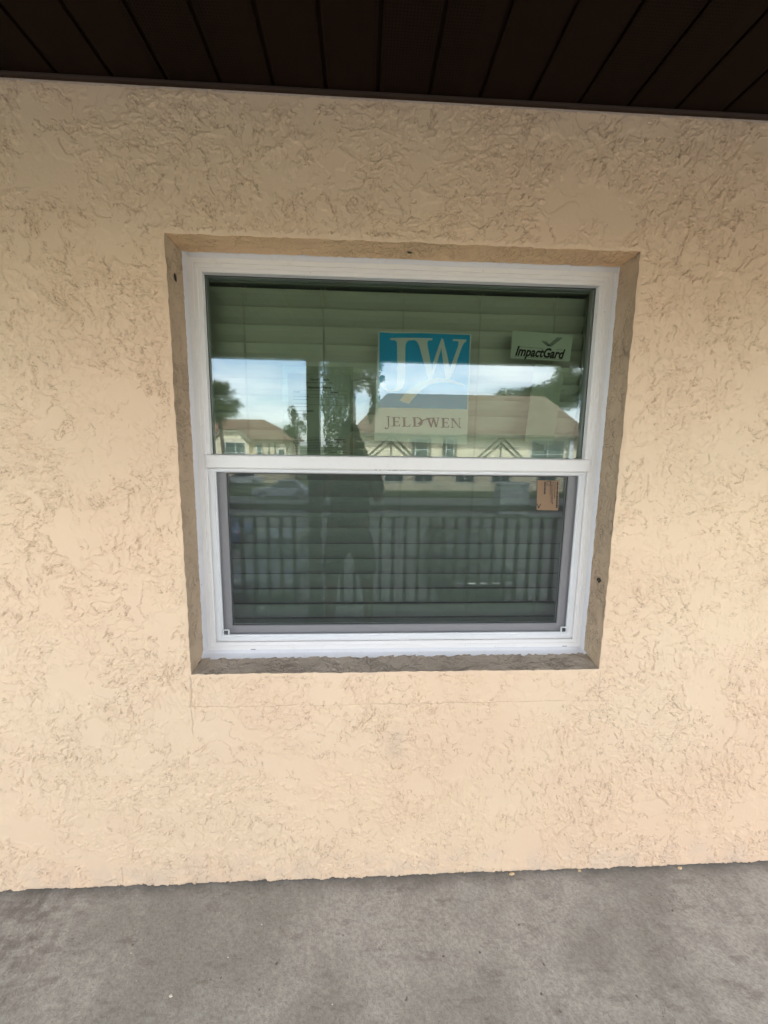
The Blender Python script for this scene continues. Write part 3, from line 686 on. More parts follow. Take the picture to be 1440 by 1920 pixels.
# brown sticker
M_kraft = mat('kraft_label', (.66, .40, .21), .7)
YS = .1585
bs = sheet('brown_sticker', [(.6690, 1.5570), (.7540, 1.5560), (.7590, 1.4405), (.6740, 1.4420)], YS, M_kraft, 'small tan instruction sticker with black print in the top right corner of the lower pane', 'sticker')
fs = Flat(YS-.0003); rr = random.Random(8)
for x0, w, hgt in ((.7450, .0060, .100), (.7370, .0022, .060), (.7290, .0018, .085), (.7235, .0014, .080), (.7180, .0014, .050), (.6950, .0052, .045)):
    zz = 1.5520; bot = zz-hgt
    while zz > bot:
        s = rr.uniform(.003, .008)
        fs.poly([(x0-.0006+(1.552-zz)*.04, zz), (x0+w+(1.552-zz)*.04, zz), (x0+w+(1.552-zz)*.04, zz-s), (x0+(1.552-zz)*.04, zz-s)]); zz -= s+.0016
for a, b_, c, d in ((.704, .720, 1.5545, 1.5530), (.704, .720, 1.5400, 1.5385), (.704, .7055, 1.5545, 1.5385), (.7085, .710, 1.5480, 1.5440), (.7185, .720, 1.5545, 1.5385)): fs.poly([(a, c), (b_, c), (b_, d), (a, d)])
fs.build('small_print', M_black, bs)
text('V', .026, M_black, bs, .6735, 1.4480, YS-.0003, off=.0002)

# ------------------------------------------------------------ insects and chips
M_bug = mat('insect_black', (.012, .010, .008), .6)
def bug(name, loc, size, ax, label, ringy=False):
    o = empty(name, loc, label, 'insect'); b = MB(); x, y, z = loc
    if ringy:
        pts = [(x-.001*math.cos(a*3), y+size*.55*math.cos(a), z+size*.40*math.sin(a)) for a in [2*math.pi*i/12 for i in range(13)]]
        b.tube(pts, [size*.16*(1+.3*math.sin(i*1.7)) for i in range(13)], 6); b.tube([(x, y-size*.1, z-size*.35), (x, y, z-size*.9)], size*.03, 4)
        b.tube([(x, y-size*.5, z), (x-.002, y-size*.9, z+size*.2)], size*.05, 4)
    else:
        ax = Vector(ax).normalized(); c = Vector(loc)
        b.tube([c-ax*size, c-ax*size*.5, c, c+ax*size*.5, c+ax*size], [size*.08, size*.26, size*.30, size*.24, size*.08], 8)
        for k in (-1, 1): b.tube([c, c+ax.cross(Vector((1, 0, 0)))*size*.6*k+ax*size*.3], size*.04, 4)
    b.build('body', M_bug, o, smooth=True); return o
bug('dead_insect', (-.5930, .045, 2.196), .013, (0, .35, -1), 'dark dead insect stuck high on the left reveal of the window')
bug('dead_insect', (.150, .055, 2.2990), .010, (1, .3, -.05), 'dark dead insect on the reveal above the middle of the window')
bug('dead_insect', (.8830, .050, 1.196), .015, (0, 0, 1), 'black curled insect husk stuck low on the right reveal', True)
M_chip = mat('plaster_chip', (.66, .62, .52), .8)
def chip_obj(x, y, s, seed, label=None, name='plaster_chip', m=None, group='paint and plaster chips on the walkway'):
    rr = random.Random(seed); b = MB(); n = 6; a0 = rr.uniform(0, 6)
    st = rr.uniform(.4, .8)
    low = [(x+s*math.cos(a0+i*6.283/n)*rr.uniform(.6, 1), y+s*st*math.sin(a0+i*6.283/n)*rr.uniform(.6, 1)) for i in range(n)]
    b.v = [(px, py, .0002) for px, py in low]+[(x+(px-x)*.7, y+(py-y)*.7, s*rr.uniform(.25, .5)) for px, py in low]
    b.f = [tuple(range(n, 2*n))]+[(i, (i+1) % n, n+(i+1) % n, n+i) for i in range(n)]
    o = b.build(name, m or M_chip); return tag(o, label, 'chip', group)
L_small = 'tiny pale plaster chip lying on the bare grey concrete walkway'
chip_obj(-.577, -.344, .0075, 1, 'largest pale plaster chip on the walkway, at the bottom left of the photo')
CH = ['small pale chip on the walkway below the left third of the window', 'small pale chip up and right of the largest chip on the walkway', 'pale chip farthest left on the walkway', None, 'pale chip at the very bottom of the photo, left of centre']
for i, (x, y, s) in enumerate([(-.344, -.154, .0035), (-.432, -.249, .0035), (-.757, -.224, .003), (-.506, -.109, .002), (-.08, -.384, .003), (-.36, -.2, .0018), (-.62, -.17, .0018), (-.70, -.30, .0018), (-.5, -.14, .0015), (.20, -.09, .0015), (.99, -.18, .0018), (.63, -.33, .002), (-.21, -.27, .0015), (.10, -.05, .0015)]):
    chip_obj(x, y, s, 10+i, (CH[i] if i < len(CH) and CH[i] else L_small))
M_tan = mat('paint_flake', (.60, .45, .26), .7)
for i, (x, y, s, lb) in enumerate([(.605, -.012, .014, 'wide tan paint flake lying at the foot of the wall, right of the window'), (.885, -.010, .010, 'smaller tan paint flake at the foot of the wall near the right edge'), (1.30, -.014, .012, 'tan paint flake at the foot of the wall at the far right')]):
    chip_obj(x, y, s, 70+i, lb, 'paint_flake', M_tan)
print('near done')

# ============================================================ the court opposite (seen in the glass)
LOT = -2.65
def asph():
    m = mat('asphalt', (.13, .125, .12), .9); t = NT(m); P = t.pos()
    c = t.mix(t.noise(P, .6, 5, .6), (.08, .078, .075), (.14, .135, .13)); c = t.mix(t.ss(t.noise(P, 25, 3, .6), .4, .7, 0, .4), c, (.07, .07, .07)); t.l(c, t.b.inputs['Base Color']); return m
tag(MB().poly([(-400, -600, LOT-.03), (400, -600, LOT-.03), (400, 60, LOT-.03), (-400, 60, LOT-.03)]).build('ground', mat('soil', (.10, .12, .05), .95), fix=False), kind='structure')
tag(MB().poly([(-60, -33.5, LOT), (60, -33.5, LOT), (60, -5.2, LOT), (-60, -5.2, LOT)]).build('parking_lot', asph(), fix=False), kind='structure')
tag(MB().box(-60, 60, -5.2, -4.0, LOT-.02, LOT+.12).build('pavement', mat('pavement', (.24, .23, .21), .9)), kind='structure')
lm = MB()
for i in range(-8, 12): lm.poly([(i*2.7, -14.5, LOT+.004), (i*2.7+.1, -14.5, LOT+.004), (i*2.7+.1, -6.5, LOT+.004), (i*2.7, -6.5, LOT+.004)])
for i in range(-8, 12): lm.poly([(i*2.7+.4, -33.3, LOT+.004), (i*2.7+.5, -33.3, LOT+.004), (i*2.7+.5, -28.2, LOT+.004), (i*2.7+.4, -28.2, LOT+.004)])
tag(lm.build('parking_lines', mat('line_paint', (.30, .30, .28), .8), fix=False), kind='structure')
gr = mat('lawn', (.06, .09, .025), .95)
tag(MB().box(-60, 60, -38.2, -33.6, LOT-.02, LOT+.10).build('lawn', gr), kind='structure')

# railing and posts of this walkway
M_rail = mat('railing_paint', (.03, .032, .03), .6)
rl = empty('balcony_railing', (0, -2.3, 0), 'dark square baluster railing of the walkway reflected in the lower pane', 'railing')
MB().box(-7, 7.5, -2.35, -2.25, 1.06, 1.115).build('top_rail', M_rail, rl, bevel=.006)
MB().box(-7, 7.5, -2.32, -2.28, .985, 1.0).build('upper_rail', M_rail, rl, bevel=.003)
MB().box(-7, 7.5, -2.32, -2.28, .10, .14).build('bottom_rail', M_rail, rl, bevel=.003)
bal0 = MB().box(-.018, .018, -.018, .018, .14, .985).build('baluster', M_rail, None)
bal0.parent = rl; pitch = .1232
bxs = [-.502-.145-pitch*i for i in range(30)]+[-.386+.075+pitch*i for i in range(38)]
bxs = [x for x in bxs]
for i, x in enumerate(bxs):
    o = bal0 if i == 0 else bal0.copy()
    if i: COL.objects.link(o)
    o.parent = rl; o.location = (x, 0, 0)
M_post = mat('post_paint', (.13, .13, .11), .6)
for i, (x, lb) in enumerate(((-.444, 'dark square walkway post reflected just right of the palm side of the upper pane'), (-4.2, 'square walkway post further along to the left, outside the picture'), (3.6, 'square walkway post further along to the right, outside the picture'))):
    po = empty('support_post', (x, -2.3, 0), lb, 'post', 'posts carrying the walkway roof')
    MB().box(x-.058, x+.058, -2.358, -2.242, .0, 2.425).build('post_shaft', M_post, po, bevel=.005)
    MB().box(x-.068, x+.068, -2.368, -2.232, .001, .12).build('post_base', M_post, po, bevel=.004)

# ---- houses
def shingles(name, a, b_):
    m = mat(name, a, .9); t = NT(m); P = t.pos()
    br = t.n('ShaderNodeTexBrick'); br.inputs['Scale'].default_value = 1; br.inputs['Brick Width'].default_value = .45; br.inputs['Row Height'].default_value = .16; br.inputs['Mortar Size'].default_value = .012
    br.inputs['Color1'].default_value = (*a, 1); br.inputs['Color2'].default_value = (*b_, 1); br.inputs['Mortar'].default_value = (a[0]*.45, a[1]*.45, a[2]*.45, 1)
    s = t.sep(P); cmb = t.n('ShaderNodeCombineXYZ'); t.l(s[0], cmb.inputs[0]); t.l(s[2], cmb.inputs[1]); t.l(cmb.outputs[0], br.inputs['Vector'])
    c = t.mix(t.ss(t.noise(P, 1.2, 5, .7), .35, .65, 0, .5), br.outputs['Color'], (a[0]*.6, a[1]*.55, a[2]*.5)); t.l(c, t.b.inputs['Base Color']); return m
M_sh = shingles('tan_shingles', (.25, .185, .12), (.15, .105, .07)); M_sh2 = shingles('brown_shingles', (.23, .13, .075), (.17, .095, .06))
M_cream = mat('cream_stucco', (.80, .69, .48), .9); M_timber = mat('grey_timber', (.09, .085, .06), .8); M_wg = mat('window_dark', (.03, .06, .055), .15, spec=.8); M_white = mat('white_trim', (.7, .7, .66), .6); M_shut = mat('shutter_slats', (.10, .09, .075), .7)
def far_window(par, x0, x1, z0, z1, y, name='window', mull=(), bars=()):
    w = MB().ring(x0-.08, x1+.08, z0-.08, z1+.08, [(0, y), (0, y+.06), (.08, y+.06), (.08, y)]).build(name, M_white, par)
    MB().poly([(x0, y+.01, z0), (x1, y+.01, z0), (x1, y+.01, z1), (x0, y+.01, z1)]).build('pane', M_wg, w, fix=False)
    mb = MB()
    for t in mull: mb.box(x0+(x1-x0)*t-.03, x0+(x1-x0)*t+.03, y+.015, y+.05, z0, z1)
    for t in bars: mb.box(x0, x1, y+.02, y+.045, z0+(z1-z0)*t-.025, z0+(z1-z0)*t+.025)
    if mb.v: mb.build('mullion', M_white, w)
    return w
def hip(x0, x1, yf, yb, ze, rx0, rx1, yr, zr, th=.18):
    b = MB(); o = .0
    b.v = [(x0, yf, ze), (x1, yf, ze), (x1, yb, ze), (x0, yb, ze), (rx0, yr, zr), (rx1, yr, zr), (x0, yf, ze-th), (x1, yf, ze-th), (x1, yb, ze-th), (x0, yb, ze-th)]
    b.f = [(0, 1, 5, 4), (1, 2, 5), (2, 3, 4, 5), (3, 0, 4), (0, 6, 7, 1), (1, 7, 8, 2), (2, 8, 9, 3), (3, 9, 6, 0), (9, 8, 7, 6)]
    return b
# opposite building
h1 = empty('timbered_building', (11, -44, LOT), 'cream building with tan shingle hip roof and dark timber braces, reflected across the upper pane', 'building')
MB().box(-.5, 21.2, -50, -38.8, LOT, 2.60).build('wall', M_cream, h1)
rf = hip(-1.1, 21.9, -38.0, -50.8, 2.72, 2.6, 19.4, -44.2, 6.95).build('roof', M_sh, h1)
MB().box(-1.1, 21.9, -38.03, -37.9, 2.46, 2.60).build('gutter', M_timber, h1)
MB().box(-.5, 21.2, -38.79, -38.70, -.25, .10).build('band_board', M_timber, h1)
def brace(xc, w=1.65, nm='timber_brace'):
    y = -38.72; b = MB()
    b.box(xc-.07, xc+.07, y-.075, y, .1, 2.45)
    for s in (-1, 1):
        for off, top in ((0, 2.42), (.55, 2.42)):
            x0, z0, x1, z1 = xc+s*(.05+off*.15), top, xc+s*(w+off), .55-.0*off
            if off == 0: z0 = 1.85
            dx, dz = x1-x0, z1-z0; l = math.hypot(dx, dz); nx, nz = -dz/l*.07, dx/l*.07
            b.prism([(x0+nx, z0+nz), (x1+nx, z1+nz), (x1-nx, z1-nz), (x0-nx, z0-nz)], y-.07+.004*(s+2*off), y+.01*off)
    b.build(nm, M_timber, h1)
for xc in (2.72, 13.2): brace(xc)
def shutterwin(x0, x1, z0, z1):
    far_window(h1, x0, x1, z0, z1, -38.79, bars=(.5,))
    for s in (-1, 1):
        xx = x0-.36 if s < 0 else x1+.11
        MB().box(xx, xx+.25, -38.79, -38.73, z0-.05, z1+.05).build('shutter', M_timber, h1)
shutterwin(5.05, 6.15, .3, 2.2); shutterwin(7.98, 8.62, .3, 2.25)
far_window(h1, 16.2, 19.3, .25, 2.25, -38.79, name='sliding_door', mull=(.5,), bars=(.12, .35))
MB().box(19.7, 20.1, -38.7, -38.4, LOT, 2.45).build('porch_post', M_white, h1)
for x in (2.2, 5, 9, 12.5, 17): far_window(h1, x, x+1.7, LOT+.9, LOT+2.1, -38.79, mull=(.5,))
# left house
h2 = empty('gabled_building', (-16, -50, LOT), 'cream building with brown shingle roof and clipped gable behind the palm in the reflection', 'building')
MB().box(-24, -8.2, -56, -45.2, LOT, 2.0).build('wall', M_cream, h2)
hip(-25, -7.7, -44.6, -56.8, 2.05, -21, -11.6, -50.5, 4.35).build('roof', M_sh2, h2)
MB().prism([(-15.3, LOT), (-11.75, LOT), (-11.75, 2.0), (-12.5, 2.75), (-14.5, 2.75), (-15.3, 2.0)], -45.3, -43.9).build('gable_bay', M_cream, h2)
bb = MB()
for (x0, z0, x1, z1) in ((-15.65, 1.80, -14.5, 2.86), (-14.5, 2.86, -12.45, 2.86), (-12.45, 2.86, -11.35, 1.75)):
    dx, dz = x1-x0, z1-z0; l = math.hypot(dx, dz); nx, nz = -dz/l, dx/l
    bb.prism([(x0+nx*.05, z0+nz*.05), (x1+nx*.05, z1+nz*.05), (x1-nx*.17, z1-nz*.17), (x0-nx*.17, z0-nz*.17)], -43.9, -43.6)
bb.build('barge_board', mat('barge_board', (.33, .27, .19), .8), h2)
g = MB(); g.v = [(-15.75, -43.55, 1.84), (-14.5, -43.55, 2.98), (-12.45, -43.55, 2.98), (-11.25, -43.55, 1.80), (-15.75, -48.5, 1.84), (-14.2, -48.5, 3.6), (-12.75, -48.5, 3.6), (-11.25, -48.5, 1.80), (-13.4, -45.2, 3.95)]
g.f = [(0, 1, 5, 4), (1, 2, 8), (2, 3, 7, 6), (1, 8, 5), (2, 6, 8)]; g.build('gable_roof', M_sh2, h2)
far_window(h2, -14.1, -12.15, .2, 1.62, -43.88, mull=(.5,), bars=(.3,))
far_window(h2, -11.2, -10.75, .1, 1.4, -45.19, bars=(.5,)); far_window(h2, -8.9, -8.35, .1, .95, -45.19)
b = MB()
for i, x in enumerate((-10.5, -10.1, -9.8, -9.45, -9.15)):
    s = .25 if i % 2 else -.25
    b.prism([(x-.05, .1), (x+.05, .1), (x+.05+s, 1.7), (x-.05+s, 1.7)], -45.19, -45.12+.005*i)
b.build('timber_brace', M_timber, h2)

# ---- trees
def leafmat(name, a, b_):
    m = mat(name, a, .7, spec=.3); t = NT(m); P = t.pos()
    c = t.mix(t.ss(t.noise(P, 1.6, 3, .7), .35, .65), tuple(a), tuple(b_)); t.l(c, t.b.inputs['Base Color']); return m
M_lf = leafmat('oak_leaves', (.026, .04, .014), (.065, .085, .03)); M_pine = leafmat('pine_needles', (.055, .08, .035), (.10, .13, .05)); M_palm = leafmat('palm_leaves', (.035, .055, .018), (.10, .11, .04)); M_bark = mat('bark', (.10, .075, .05), .9)
def leaves(b, c, rad, n, size, rr, flat=1., droop=0):
    c = Vector(c)
    for _ in range(n):
        d = Vector((rr.gauss(0, 1), rr.gauss(0, 1), rr.gauss(0, 1))).normalized()*(rr.random()**.45)
        p = c+Vector((d.x*rad[0], d.y*rad[1], d.z*rad[2]))
        a = Vector((rr.uniform(-1, 1), rr.uniform(-1, 1), rr.uniform(-1, 1)-droop)).normalized(); e = a.cross(Vector((rr.uniform(-1, 1), rr.uniform(-1, 1), rr.uniform(-1, 1)))).normalized()
        s = size*rr.uniform(.6, 1.3); b.poly([p-a*s, p+e*s*.45, p+a*s, p-e*s*.45])
def tree(name, base, h, clumps, m, label, leaf, n, tr_r=.2, seed=1, cat='tree', group=None, limbs=True, droop=0):
    rr = random.Random(seed); t = empty(name, base, label, cat, group); b = MB()
    bx_, by, bz = base; top = (bx_+rr.uniform(-.3, .3), by, bz+h)
    b.tube([base, (bx_+.1, by, bz+h*.4), (top[0], by, bz+h*.8)], [tr_r, tr_r*.75, tr_r*.4], 8)
    if limbs:
        for c, rad in clumps: b.tube([(bx_+.1, by, bz+h*rr.uniform(.35, .6)), tuple((Vector(c)+Vector(base))/2+Vector((0, 0, h*.22))), c], [tr_r*.45, tr_r*.3, tr_r*.12], 6)
    b.build('trunk', M_bark, t)
    b = MB()
    for c, rad in clumps: leaves(b, c, rad, int(n*rad[0]*rad[2]/4+60), leaf, rr, droop=droop)
    b.build('crown', m, t, fix=False); return t
def clumpset(c, R0, k, seed, sz=(.30, .5)):
    rr = random.Random(seed); o = []
    for _ in range(k):
        d = Vector((rr.gauss(0, 1), rr.gauss(0, 1), rr.gauss(0, 1))).normalized()*rr.uniform(.45, .9); s = rr.uniform(*sz)
        o.append(((c[0]+d.x*R0[0], c[1]+d.y*R0[1], c[2]+d.z*R0[2]), (R0[0]*s, R0[1]*s, R0[2]*s)))
    return o
# big moss-hung oak 20 m out
ok = [((-.6, -20, 6.2), (1.6, 1.2, 1.0)), ((-1.5, -20.2, 5.3), (.65, .8, .75)), ((-.75, -20.4, 5.3), (.75, .9, .8)), ((.05, -20, 5.4), (.8, .9, .8)), ((.62, -20.1, 5.5), (.42, .6, .55)), ((-1.3, -20, 4.5), (.7, .6, .7)), ((-.35, -20.2, 4.75), (.65, .7, .6)), ((.5, -20, 4.6), (.38, .5, .65)), ((-1.75, -20.1, 3.7), (.32, .5, .9)), ((-1.15, -20.1, 3.5), (.45, .5, .9)), ((-.72, -20.2, 3.9), (.34, .5, .8)), ((.62, -20, 3.8), (.26, .4, .75)), ((.42, -20.1, 3.1), (.16, .35, .45)), ((-1.6, -20, 2.4), (.36, .4, .9)), ((-1.05, -20.1, 2.3), (.42, .5, 1.0)), ((-.6, -20.1, 2.7), (.2, .4, .8)), ((-1.5, -20, 1.2), (.5, .4, .6)), ((.95, -20.3, 4.9), (.18, .4, .18)), ((-1.6, -20, 7.5), (2, 1.5, 1)), ((1, -20.5, 7.9), (2, 1.5, 1)), ((-.5, -20.6, 4.2), (.16, .2, 1.9))]
tree('oak_tree', (-.5, -20.3, LOT), 8.5, ok, M_lf, 'large dark oak with hanging moss reflected left of the blue poster', .06, 12000, .20, 5, limbs=False, droop=1.2)
tree('pine_tree', (-7.8, -50, LOT), 8.6, clumpset((-7.75, -50, 4.0), (1.6, 1.4, 2.4), 15, 3, (.22, .42)), M_pine, 'loose airy tree reflected left of the walkway post', .12, 900, .18, 6)
tree('round_tree', (-11.9, -56, LOT), 5.6, clumpset((-11.7, -56, 2.6), (1.9, 1.5, 1.2), 9, 4), M_pine, 'low round tree reflected between the gabled roof and the airy tree', .12, 800, .18, 7, group='trees beyond the houses')
tree('round_tree', (-9.9, -54, LOT), 4.8, clumpset((-9.7, -54, 2.0), (1.2, 1.2, 1.2), 6, 14), M_pine, 'smaller round tree reflected at the foot of the airy tree', .12, 800, .15, 8, group='trees beyond the houses')
rt = clumpset((24.0, -60, 8.3), (5.0, 2.5, 2.6), 30, 5, (.25, .42))+clumpset((29.5, -58, 9.6), (4.6, 2.5, 4.0), 26, 6, (.25, .42))+[((20.0, -60, 8.2), (1.7, 1, 1.2)), ((18.6, -60, 7.6), (1.0, 1, .9))]
tree('broad_tree', (27, -60, LOT), 9, rt, M_lf, 'broad green tree reflected above the right end of the tan roof', .17, 700, .4, 9, limbs=False)
# sabal palm
def palm(base, h, rad, label):
    rr = random.Random(12); t = empty('palm_tree', base, label, 'tree'); x, y, z = base; b = MB()
    b.tube([(x+.35, y, z), (x+.2, y, z+h*.4), (x+.02, y, z+h*.75), (x, y, z+h)], [.19, .17, .15, .17], 10)
    b.build('trunk', M_bark, t); b = MB(); c = Vector((x, y, z+h))
    for i in range(230):
        d = Vector((rr.gauss(0, 1), rr.gauss(0, 1), rr.gauss(-.12, .9))).normalized(); l = rad*rr.uniform(.35, .62)
        tip = c+d*l; b.tube([c, tip], .012, 4)
        side = d.cross(Vector((rr.uniform(-.3, .3), rr.uniform(-.3, .3), 1))).normalized()
        for k in range(-6, 7):
            an = k*.19; dd = (d*math.cos(an)+side*math.sin(an)).normalized(); ll = rad*rr.uniform(.36, .50)*(1-.03*abs(k))
            e = dd.cross(d.cross(side))  .normalized()*.034; q = tip+dd*ll*.55
            b.poly([tip, q+e, tip+dd*ll+Vector((0, 0, -.15*ll)), q-e])
    b.build('crown', M_palm, t, fix=False); return t
palm((-12.05, -36, LOT), 7.65, 2.1, 'tall fan palm reflected at the left edge of the upper pane')

# ---- parked cars
M_lamp = mat('lamp_lens', (.22, .22, .23), .3)
def car(name, loc, rz, col, label, kind='sedan'):
    t = empty(name, loc, label, 'car', 'cars parked in the lot opposite', rz)
    Lh = 2.3; paint = mat('car_paint', col, .25, .3); tyre = mat('tyre', (.02, .02, .02), .8); rim = mat('rim', (.5, .5, .5), .3, .9)
    H = 1.46 if kind == 'sedan' else 1.82
    belt = .92 if kind == 'sedan' else 1.08
    lower = [(-Lh, .42), (-Lh, .72), (-Lh+.15, belt-.08), (-1.3, belt), (1.1, belt-.02), (2.0, belt-.14), (Lh, .68), (Lh, .38), (1.9, .25), (-1.9, .25)]
    b = MB(); secs = [(-.89, .94), (-.84, 1.0), (.84, 1.0), (.89, .94)]; k = len(lower)
    for yy, sc in secs: b.v += [(px*(.985 if sc < 1 else 1), yy, .58+(pz-.58)*sc) for px, pz in lower]
    for s in range(3):
        for i in range(k): j = (i+1) % k; b.f.append((s*k+i, s*k+j, (s+1)*k+j, (s+1)*k+i))
    b.f.append(tuple(range(k))); b.f.append(tuple(3*k+i for i in reversed(range(k))))
    def add(mb, nm, m, par=t, **kw):
        o = mb.build(nm, m, None, **kw); o.parent = par; return o
    add(b, 'body', paint, bevel=.03)
    roofx = (-1.55, -1.0, .25, .95) if kind == 'sedan' else (-2.1, -1.85, .35, 1.0)
    cab = MB(); cab.v = []
    for yy, ins in ((-.80, 0), (.80, 0)): cab.v += [(roofx[0], yy, belt-.03), (roofx[3], yy, belt-.03)]
    for yy in (-.60, .60): cab.v += [(roofx[1], yy, H-.04), (roofx[2], yy, H-.04)]
    cab.f = [(0, 1, 5, 4), (2, 6, 7, 3), (1, 3, 7, 5), (0, 4, 6, 2)]
    add(cab, 'window_band', M_cglass)
    rfm = MB().box(roofx[1]-.05, roofx[2]+.05, -.62, .62, H-.06, H); add(rfm, 'roof', paint, bevel=.025)
    for (a, bb_) in ((0, 4), (1, 5), (2, 6), (3, 7)):
        p, q = Vector(cab.v[a]), Vector(cab.v[bb_]); add(MB().tube([p, q], .035, 6), 'pillar', paint)
    for xx in (-1.40, 1.42):
        for yy in (-.84, .84):
            w = add(MB().tube([(xx, yy-.1, .32), (xx, yy+.1, .32)], .33, 20), 'wheel', tyre)
            r = MB(); s = 1 if yy > 0 else -1
            for q in range(5): a = q*1.2566; r.tube([(xx, yy+s*.105, .32), (xx+.2*math.cos(a), yy+s*.105, .32+.2*math.sin(a))], .03, 4)
            r.tube([(xx, yy+s*.10, .32), (xx, yy+s*.108, .32)], .22, 16); add(r, 'rim', rim, w)
    for yy in (-.66, .66): add(MB().box(Lh-.10, Lh+.01, yy-.18, yy+.18,   .60, .72), 'headlight', M_lamp, bevel=.02)
    for yy in (-.68, .68): add(MB().box(-Lh-.01, -Lh+.08, yy-.15, yy+.15, .62, .80), 'tail_light', mat('tail_light', (.35, .02, .02), .3), bevel=.02)
    return t
car('parked_car', (-6.2, -32.4, LOT), math.pi, (.35, .37, .40), 'silver saloon car seen side on, reflected at the top left of the lower pane')
car('parked_car', (-12.4, -43.0, LOT), R(170), (.6, .6, .6), 'white car parked farthest off, reflected at the very top left of the lower pane')
car('parked_car', (-7.0, -16.5, LOT), R(190), (.03, .06, .14), 'dark blue car whose roof is reflected at the left edge of the lower pane')
car('parked_car', (-2.6, -11.6, LOT), R(92), (.10, .11, .12), 'dark grey car nearest the railing, reflected low left behind the balusters')
car('parked_car', (3.2, -11.4, LOT), R(88), (.015, .02, .018), 'large black car nearest the railing, reflected right of centre', 'suv')
ub = empty('refuse_container', (9.4, -24.5, LOT), 'grey refuse container reflected left of the tan sticker', 'container')
M_bin = mat('bin_metal', (.30, .32, .31), .6)
MB().prism([(-24.0, LOT+.15), (-25.2, LOT+.15), (-25.3, LOT+1.9), (-24.0, LOT+2.0)], 8.5, 10.3, 'x').build('bin_body', M_bin, ub, bevel=.02)
MB().box(8.45, 10.35, -25.35, -23.95, LOT+2.0, LOT+2.08).build('lid', M_bin, ub, bevel=.01)
for x in (8.7, 10.1): MB().box(x-.06, x+.06, -24.1, -23.98, LOT+.15, LOT+1.95).build('rib', M_bin, ub)
for x in (8.8, 10.0): MB().tube([(x, -24.4, LOT+.08), (x+.08, -24.4, LOT+.08)], .08, 10).build('wheel', M_gap, ub)

# ------------------------------------------------------------ the person taking the picture
def skin(name, chains, m, par, sub=2):
    """chains: list of (points, radii, root?) sharing vertices by equal position"""
    vs = []; rs = []; es = []; idx = {}
    for pts, rad in chains:
        prev = None
        for p, r in zip(pts, rad):
            k = tuple(round(c, 4) for c in p)
            if k not in idx: idx[k] = len(vs); vs.append(p); rs.append(r)
            i = idx[k]
            if prev is not None and prev != i: es.append((prev, i))
            prev = i
    me = bpy.data.meshes.new(name); me.from_pydata(vs, es, []); o = bpy.data.objects.new(name, me); COL.objects.link(o)
    md = o.modifiers.new('s', 'SKIN'); md.use_smooth_shade = True
    ly = me.skin_vertices if me.skin_vertices else None
    if not me.skin_vertices:
        bm = bmesh.new(); bm.from_mesh(me); bm.verts.layers.skin.verify(); bm.to_mesh(me); bm.free()
    for i, r in enumerate(rs):
        d = me.skin_vertices[0].data[i]; d.radius = (r, r) if not isinstance(r, tuple) else r; d.use_root = (i == 0)
    o.modifiers.new('u', 'SUBSURF').levels = sub; o.modifiers['u'].render_levels = sub
    dg = bpy.context.evaluated_depsgraph_get(); dg.update(); m2 = bpy.data.meshes.new_from_object(o.evaluated_get(dg))
    bpy.data.objects.remove(o); return link_mesh(m2, name, m, par, True)
px, py = -.105, -1.86
ps = empty('person', (px, py, 0), 'standing person in dark clothes holding up a phone, reflected left of the poster', 'person')
M_skin = mat('skin', (.42, .25, .17), .55); M_shirt = mat('shirt', (.035, .038, .04), .9); M_short = mat('shorts', (.03, .032, .04), .9); M_hair = mat('hair', (.02, .014, .01), .7)
def V(x, y, z): return (px+x, py+y, z)
hand_l, hand_r = (-.062, -1.475, 1.60), (.028, -1.475, 1.60)
body = skin('body', [([V(0,0,.97), V(0,0,1.12), V(0,.01,1.30), V(0,0,1.46), V(0,0,1.54), V(0,.02,1.62), V(0,.03,1.70), V(0,.03,1.79)], [(.16,.12),(.15,.11),(.17,.12),(.15,.10),(.06,.06),(.062,.065),(.080,.10),(.060,.075)]),
  ([V(0,0,.97), V(-.11,0,.86), V(-.155,.0,.50), V(-.175,-.02,.12), V(-.18,-.03,.055)], [(.16,.12), .09, .062, .042, .045]), ([V(-.18,-.03,.055), V(-.19,.13,.035)], [.045, .035]),
  ([V(0,0,.97), V(.11,0,.86), V(.155,0,.50), V(.175,-.02,.12), V(.18,-.03,.055)], [(.16,.12), .09, .062, .042, .045]), ([V(.18,-.03,.055), V(.19,.13,.035)], [.045, .035]),
  ([V(0,0,1.46), V(-.19,0,1.44), V(-.25,.08,1.22), V(-.11,.28,1.42), (hand_l[0]-.008, hand_l[1]-.06, hand_l[2]-.05), hand_l], [(.15,.10), .062, .045, .038, .026, .026]),
  ([V(0,0,1.46), V(.19,0,1.44), V(.25,.08,1.22), V(.17,.28,1.42), (hand_r[0]+.012, hand_r[1]-.06, hand_r[2]-.05), hand_r], [(.15,.10), .062, .045, .038, .026, .026])], M_skin, ps)
skin('shirt', [([V(0,0,.93), V(0,0,1.12), V(0,.01,1.30), V(0,0,1.45), V(0,0,1.52)], [(.185,.145),(.175,.135),(.19,.14),(.17,.12),(.085,.08)]),
  ([V(0,0,1.45), V(-.20,0,1.44), V(-.245,.06,1.27)], [(.17,.12), .082, .068]), ([V(0,0,1.45), V(.20,0,1.44), V(.245,.06,1.27)], [(.17,.12), .082, .068])], M_shirt, ps)
skin('shorts', [([V(0,0,1.0), V(0,0,.93)], [(.175,.135), (.175,.13)]), ([V(0,0,.93), V(-.115,0,.84), V(-.155,0,.50)], [(.175,.13), .112, .095]), ([V(0,0,.93), V(.115,0,.84), V(.155,0,.50)], [(.175,.13), .112, .095])], M_short, ps)
hb = MB(); c = Vector(V(0, .015, 1.755)); n0 = 0
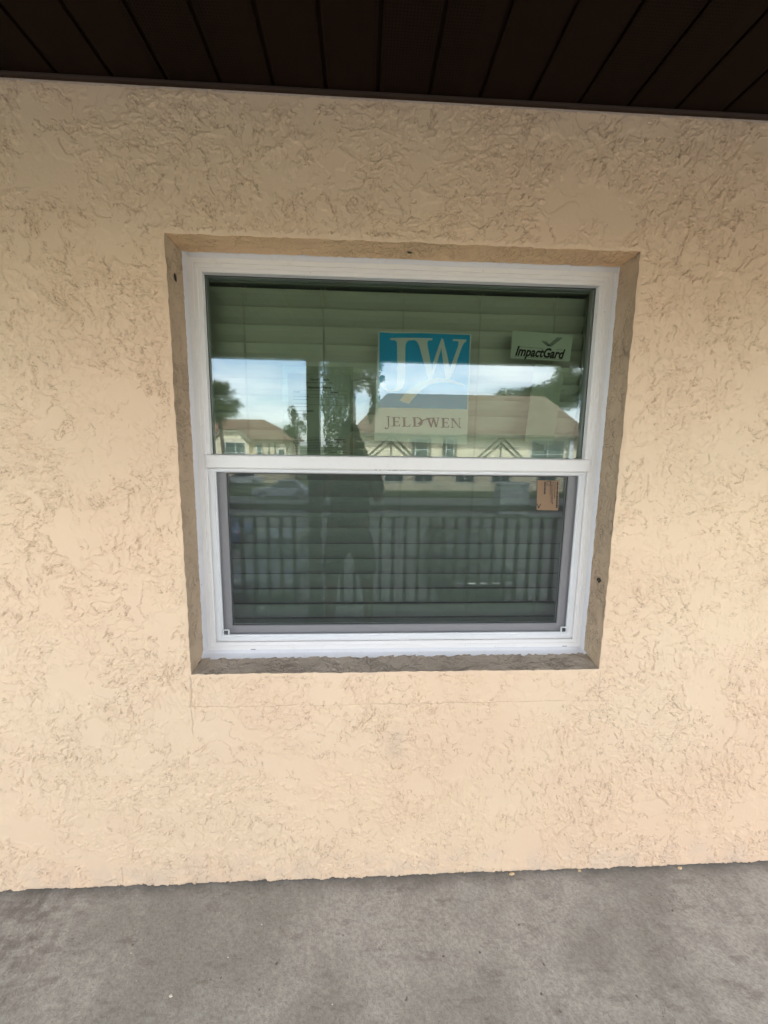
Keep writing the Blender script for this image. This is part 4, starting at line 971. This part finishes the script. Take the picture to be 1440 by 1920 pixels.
for i in range(9):
    th = math.pi*.62*i/8
    for j in range(18):
        a = 2*math.pi*j/18; fr = 1-.25*max(0, math.sin(a))*(i > 5)
        hb.v.append((c.x+.092*math.sin(th)*math.cos(a), c.y+.112*math.sin(th)*math.sin(a)*fr, c.z+.108*math.cos(th)))
for i in range(8):
    for j in range(18): a = i*18+j; b2 = i*18+(j+1) % 18; hb.f.append((a, b2, b2+18, a+18))
hb.build('hair', M_hair, ps, smooth=True)
fb = MB(); f0 = Vector(V(0, .125, 1.70))
fb.tube([f0+Vector((0, -.02, .03)), f0+Vector((0, .012, -.008)), f0+Vector((0, -.01, -.018))], [.008, .015, .009], 8)
fb.build('nose', M_skin, ps, smooth=True)
for s in (-1, 1):
    MB().tube([V(.083*s, .02, 1.675), V(.094*s, .012, 1.70), V(.092*s, .01, 1.73)], [.010, .016, .012], 8).build('ear', M_skin, ps, smooth=True)
    MB().tube([V(.033*s-.012, .118, 1.722), V(.033*s, .124, 1.722), V(.033*s+.012, .118, 1.722)], [.004, .009, .004], 8).build('eye', mat('eye', (.5, .5, .5), .2), ps, smooth=True)
MB().tube([V(-.026, .112, 1.655), V(0, .120, 1.652), V(.026, .112, 1.655)], [.004, .008, .004], 8).build('mouth', mat('lips', (.35, .13, .10), .5), ps, smooth=True)
for h, s in ((hand_l, -1), (hand_r, 1)):      # fingers curl round the phone's edges
    for k in range(4):
        z0 = h[2]+.022-.019*k; ln_ = (.9, 1., .95, .75)[k]; x0 = h[0]
        MB().tube([(x0, h[1], z0), (x0+s*.012, h[1]+.018*ln_, z0+.006), (x0+s*.008, h[1]+.026, z0+.010), (x0-s*.006*ln_, h[1]+.027, z0+.011)], [.009, .0085, .008, .006], 8).build('finger', M_skin, ps, smooth=True)
    MB().tube([(h[0], h[1]-.01, h[2]+.015), (h[0]-s*.006, h[1]-.006, h[2]+.045), (h[0]-s*.022, h[1]-.004, h[2]+.060)], [.012, .010, .008], 8).build('thumb', M_skin, ps, smooth=True)
ph = MB().box(-.055, .021, -1.469, -1.461, 1.545, 1.70).build('phone', mat('phone_black', (.01, .01, .012), .2), None, bevel=.003)
tag(ph, 'black phone held upright in both hands by the reflected person', 'phone')
print('objects', len(bpy.data.objects))
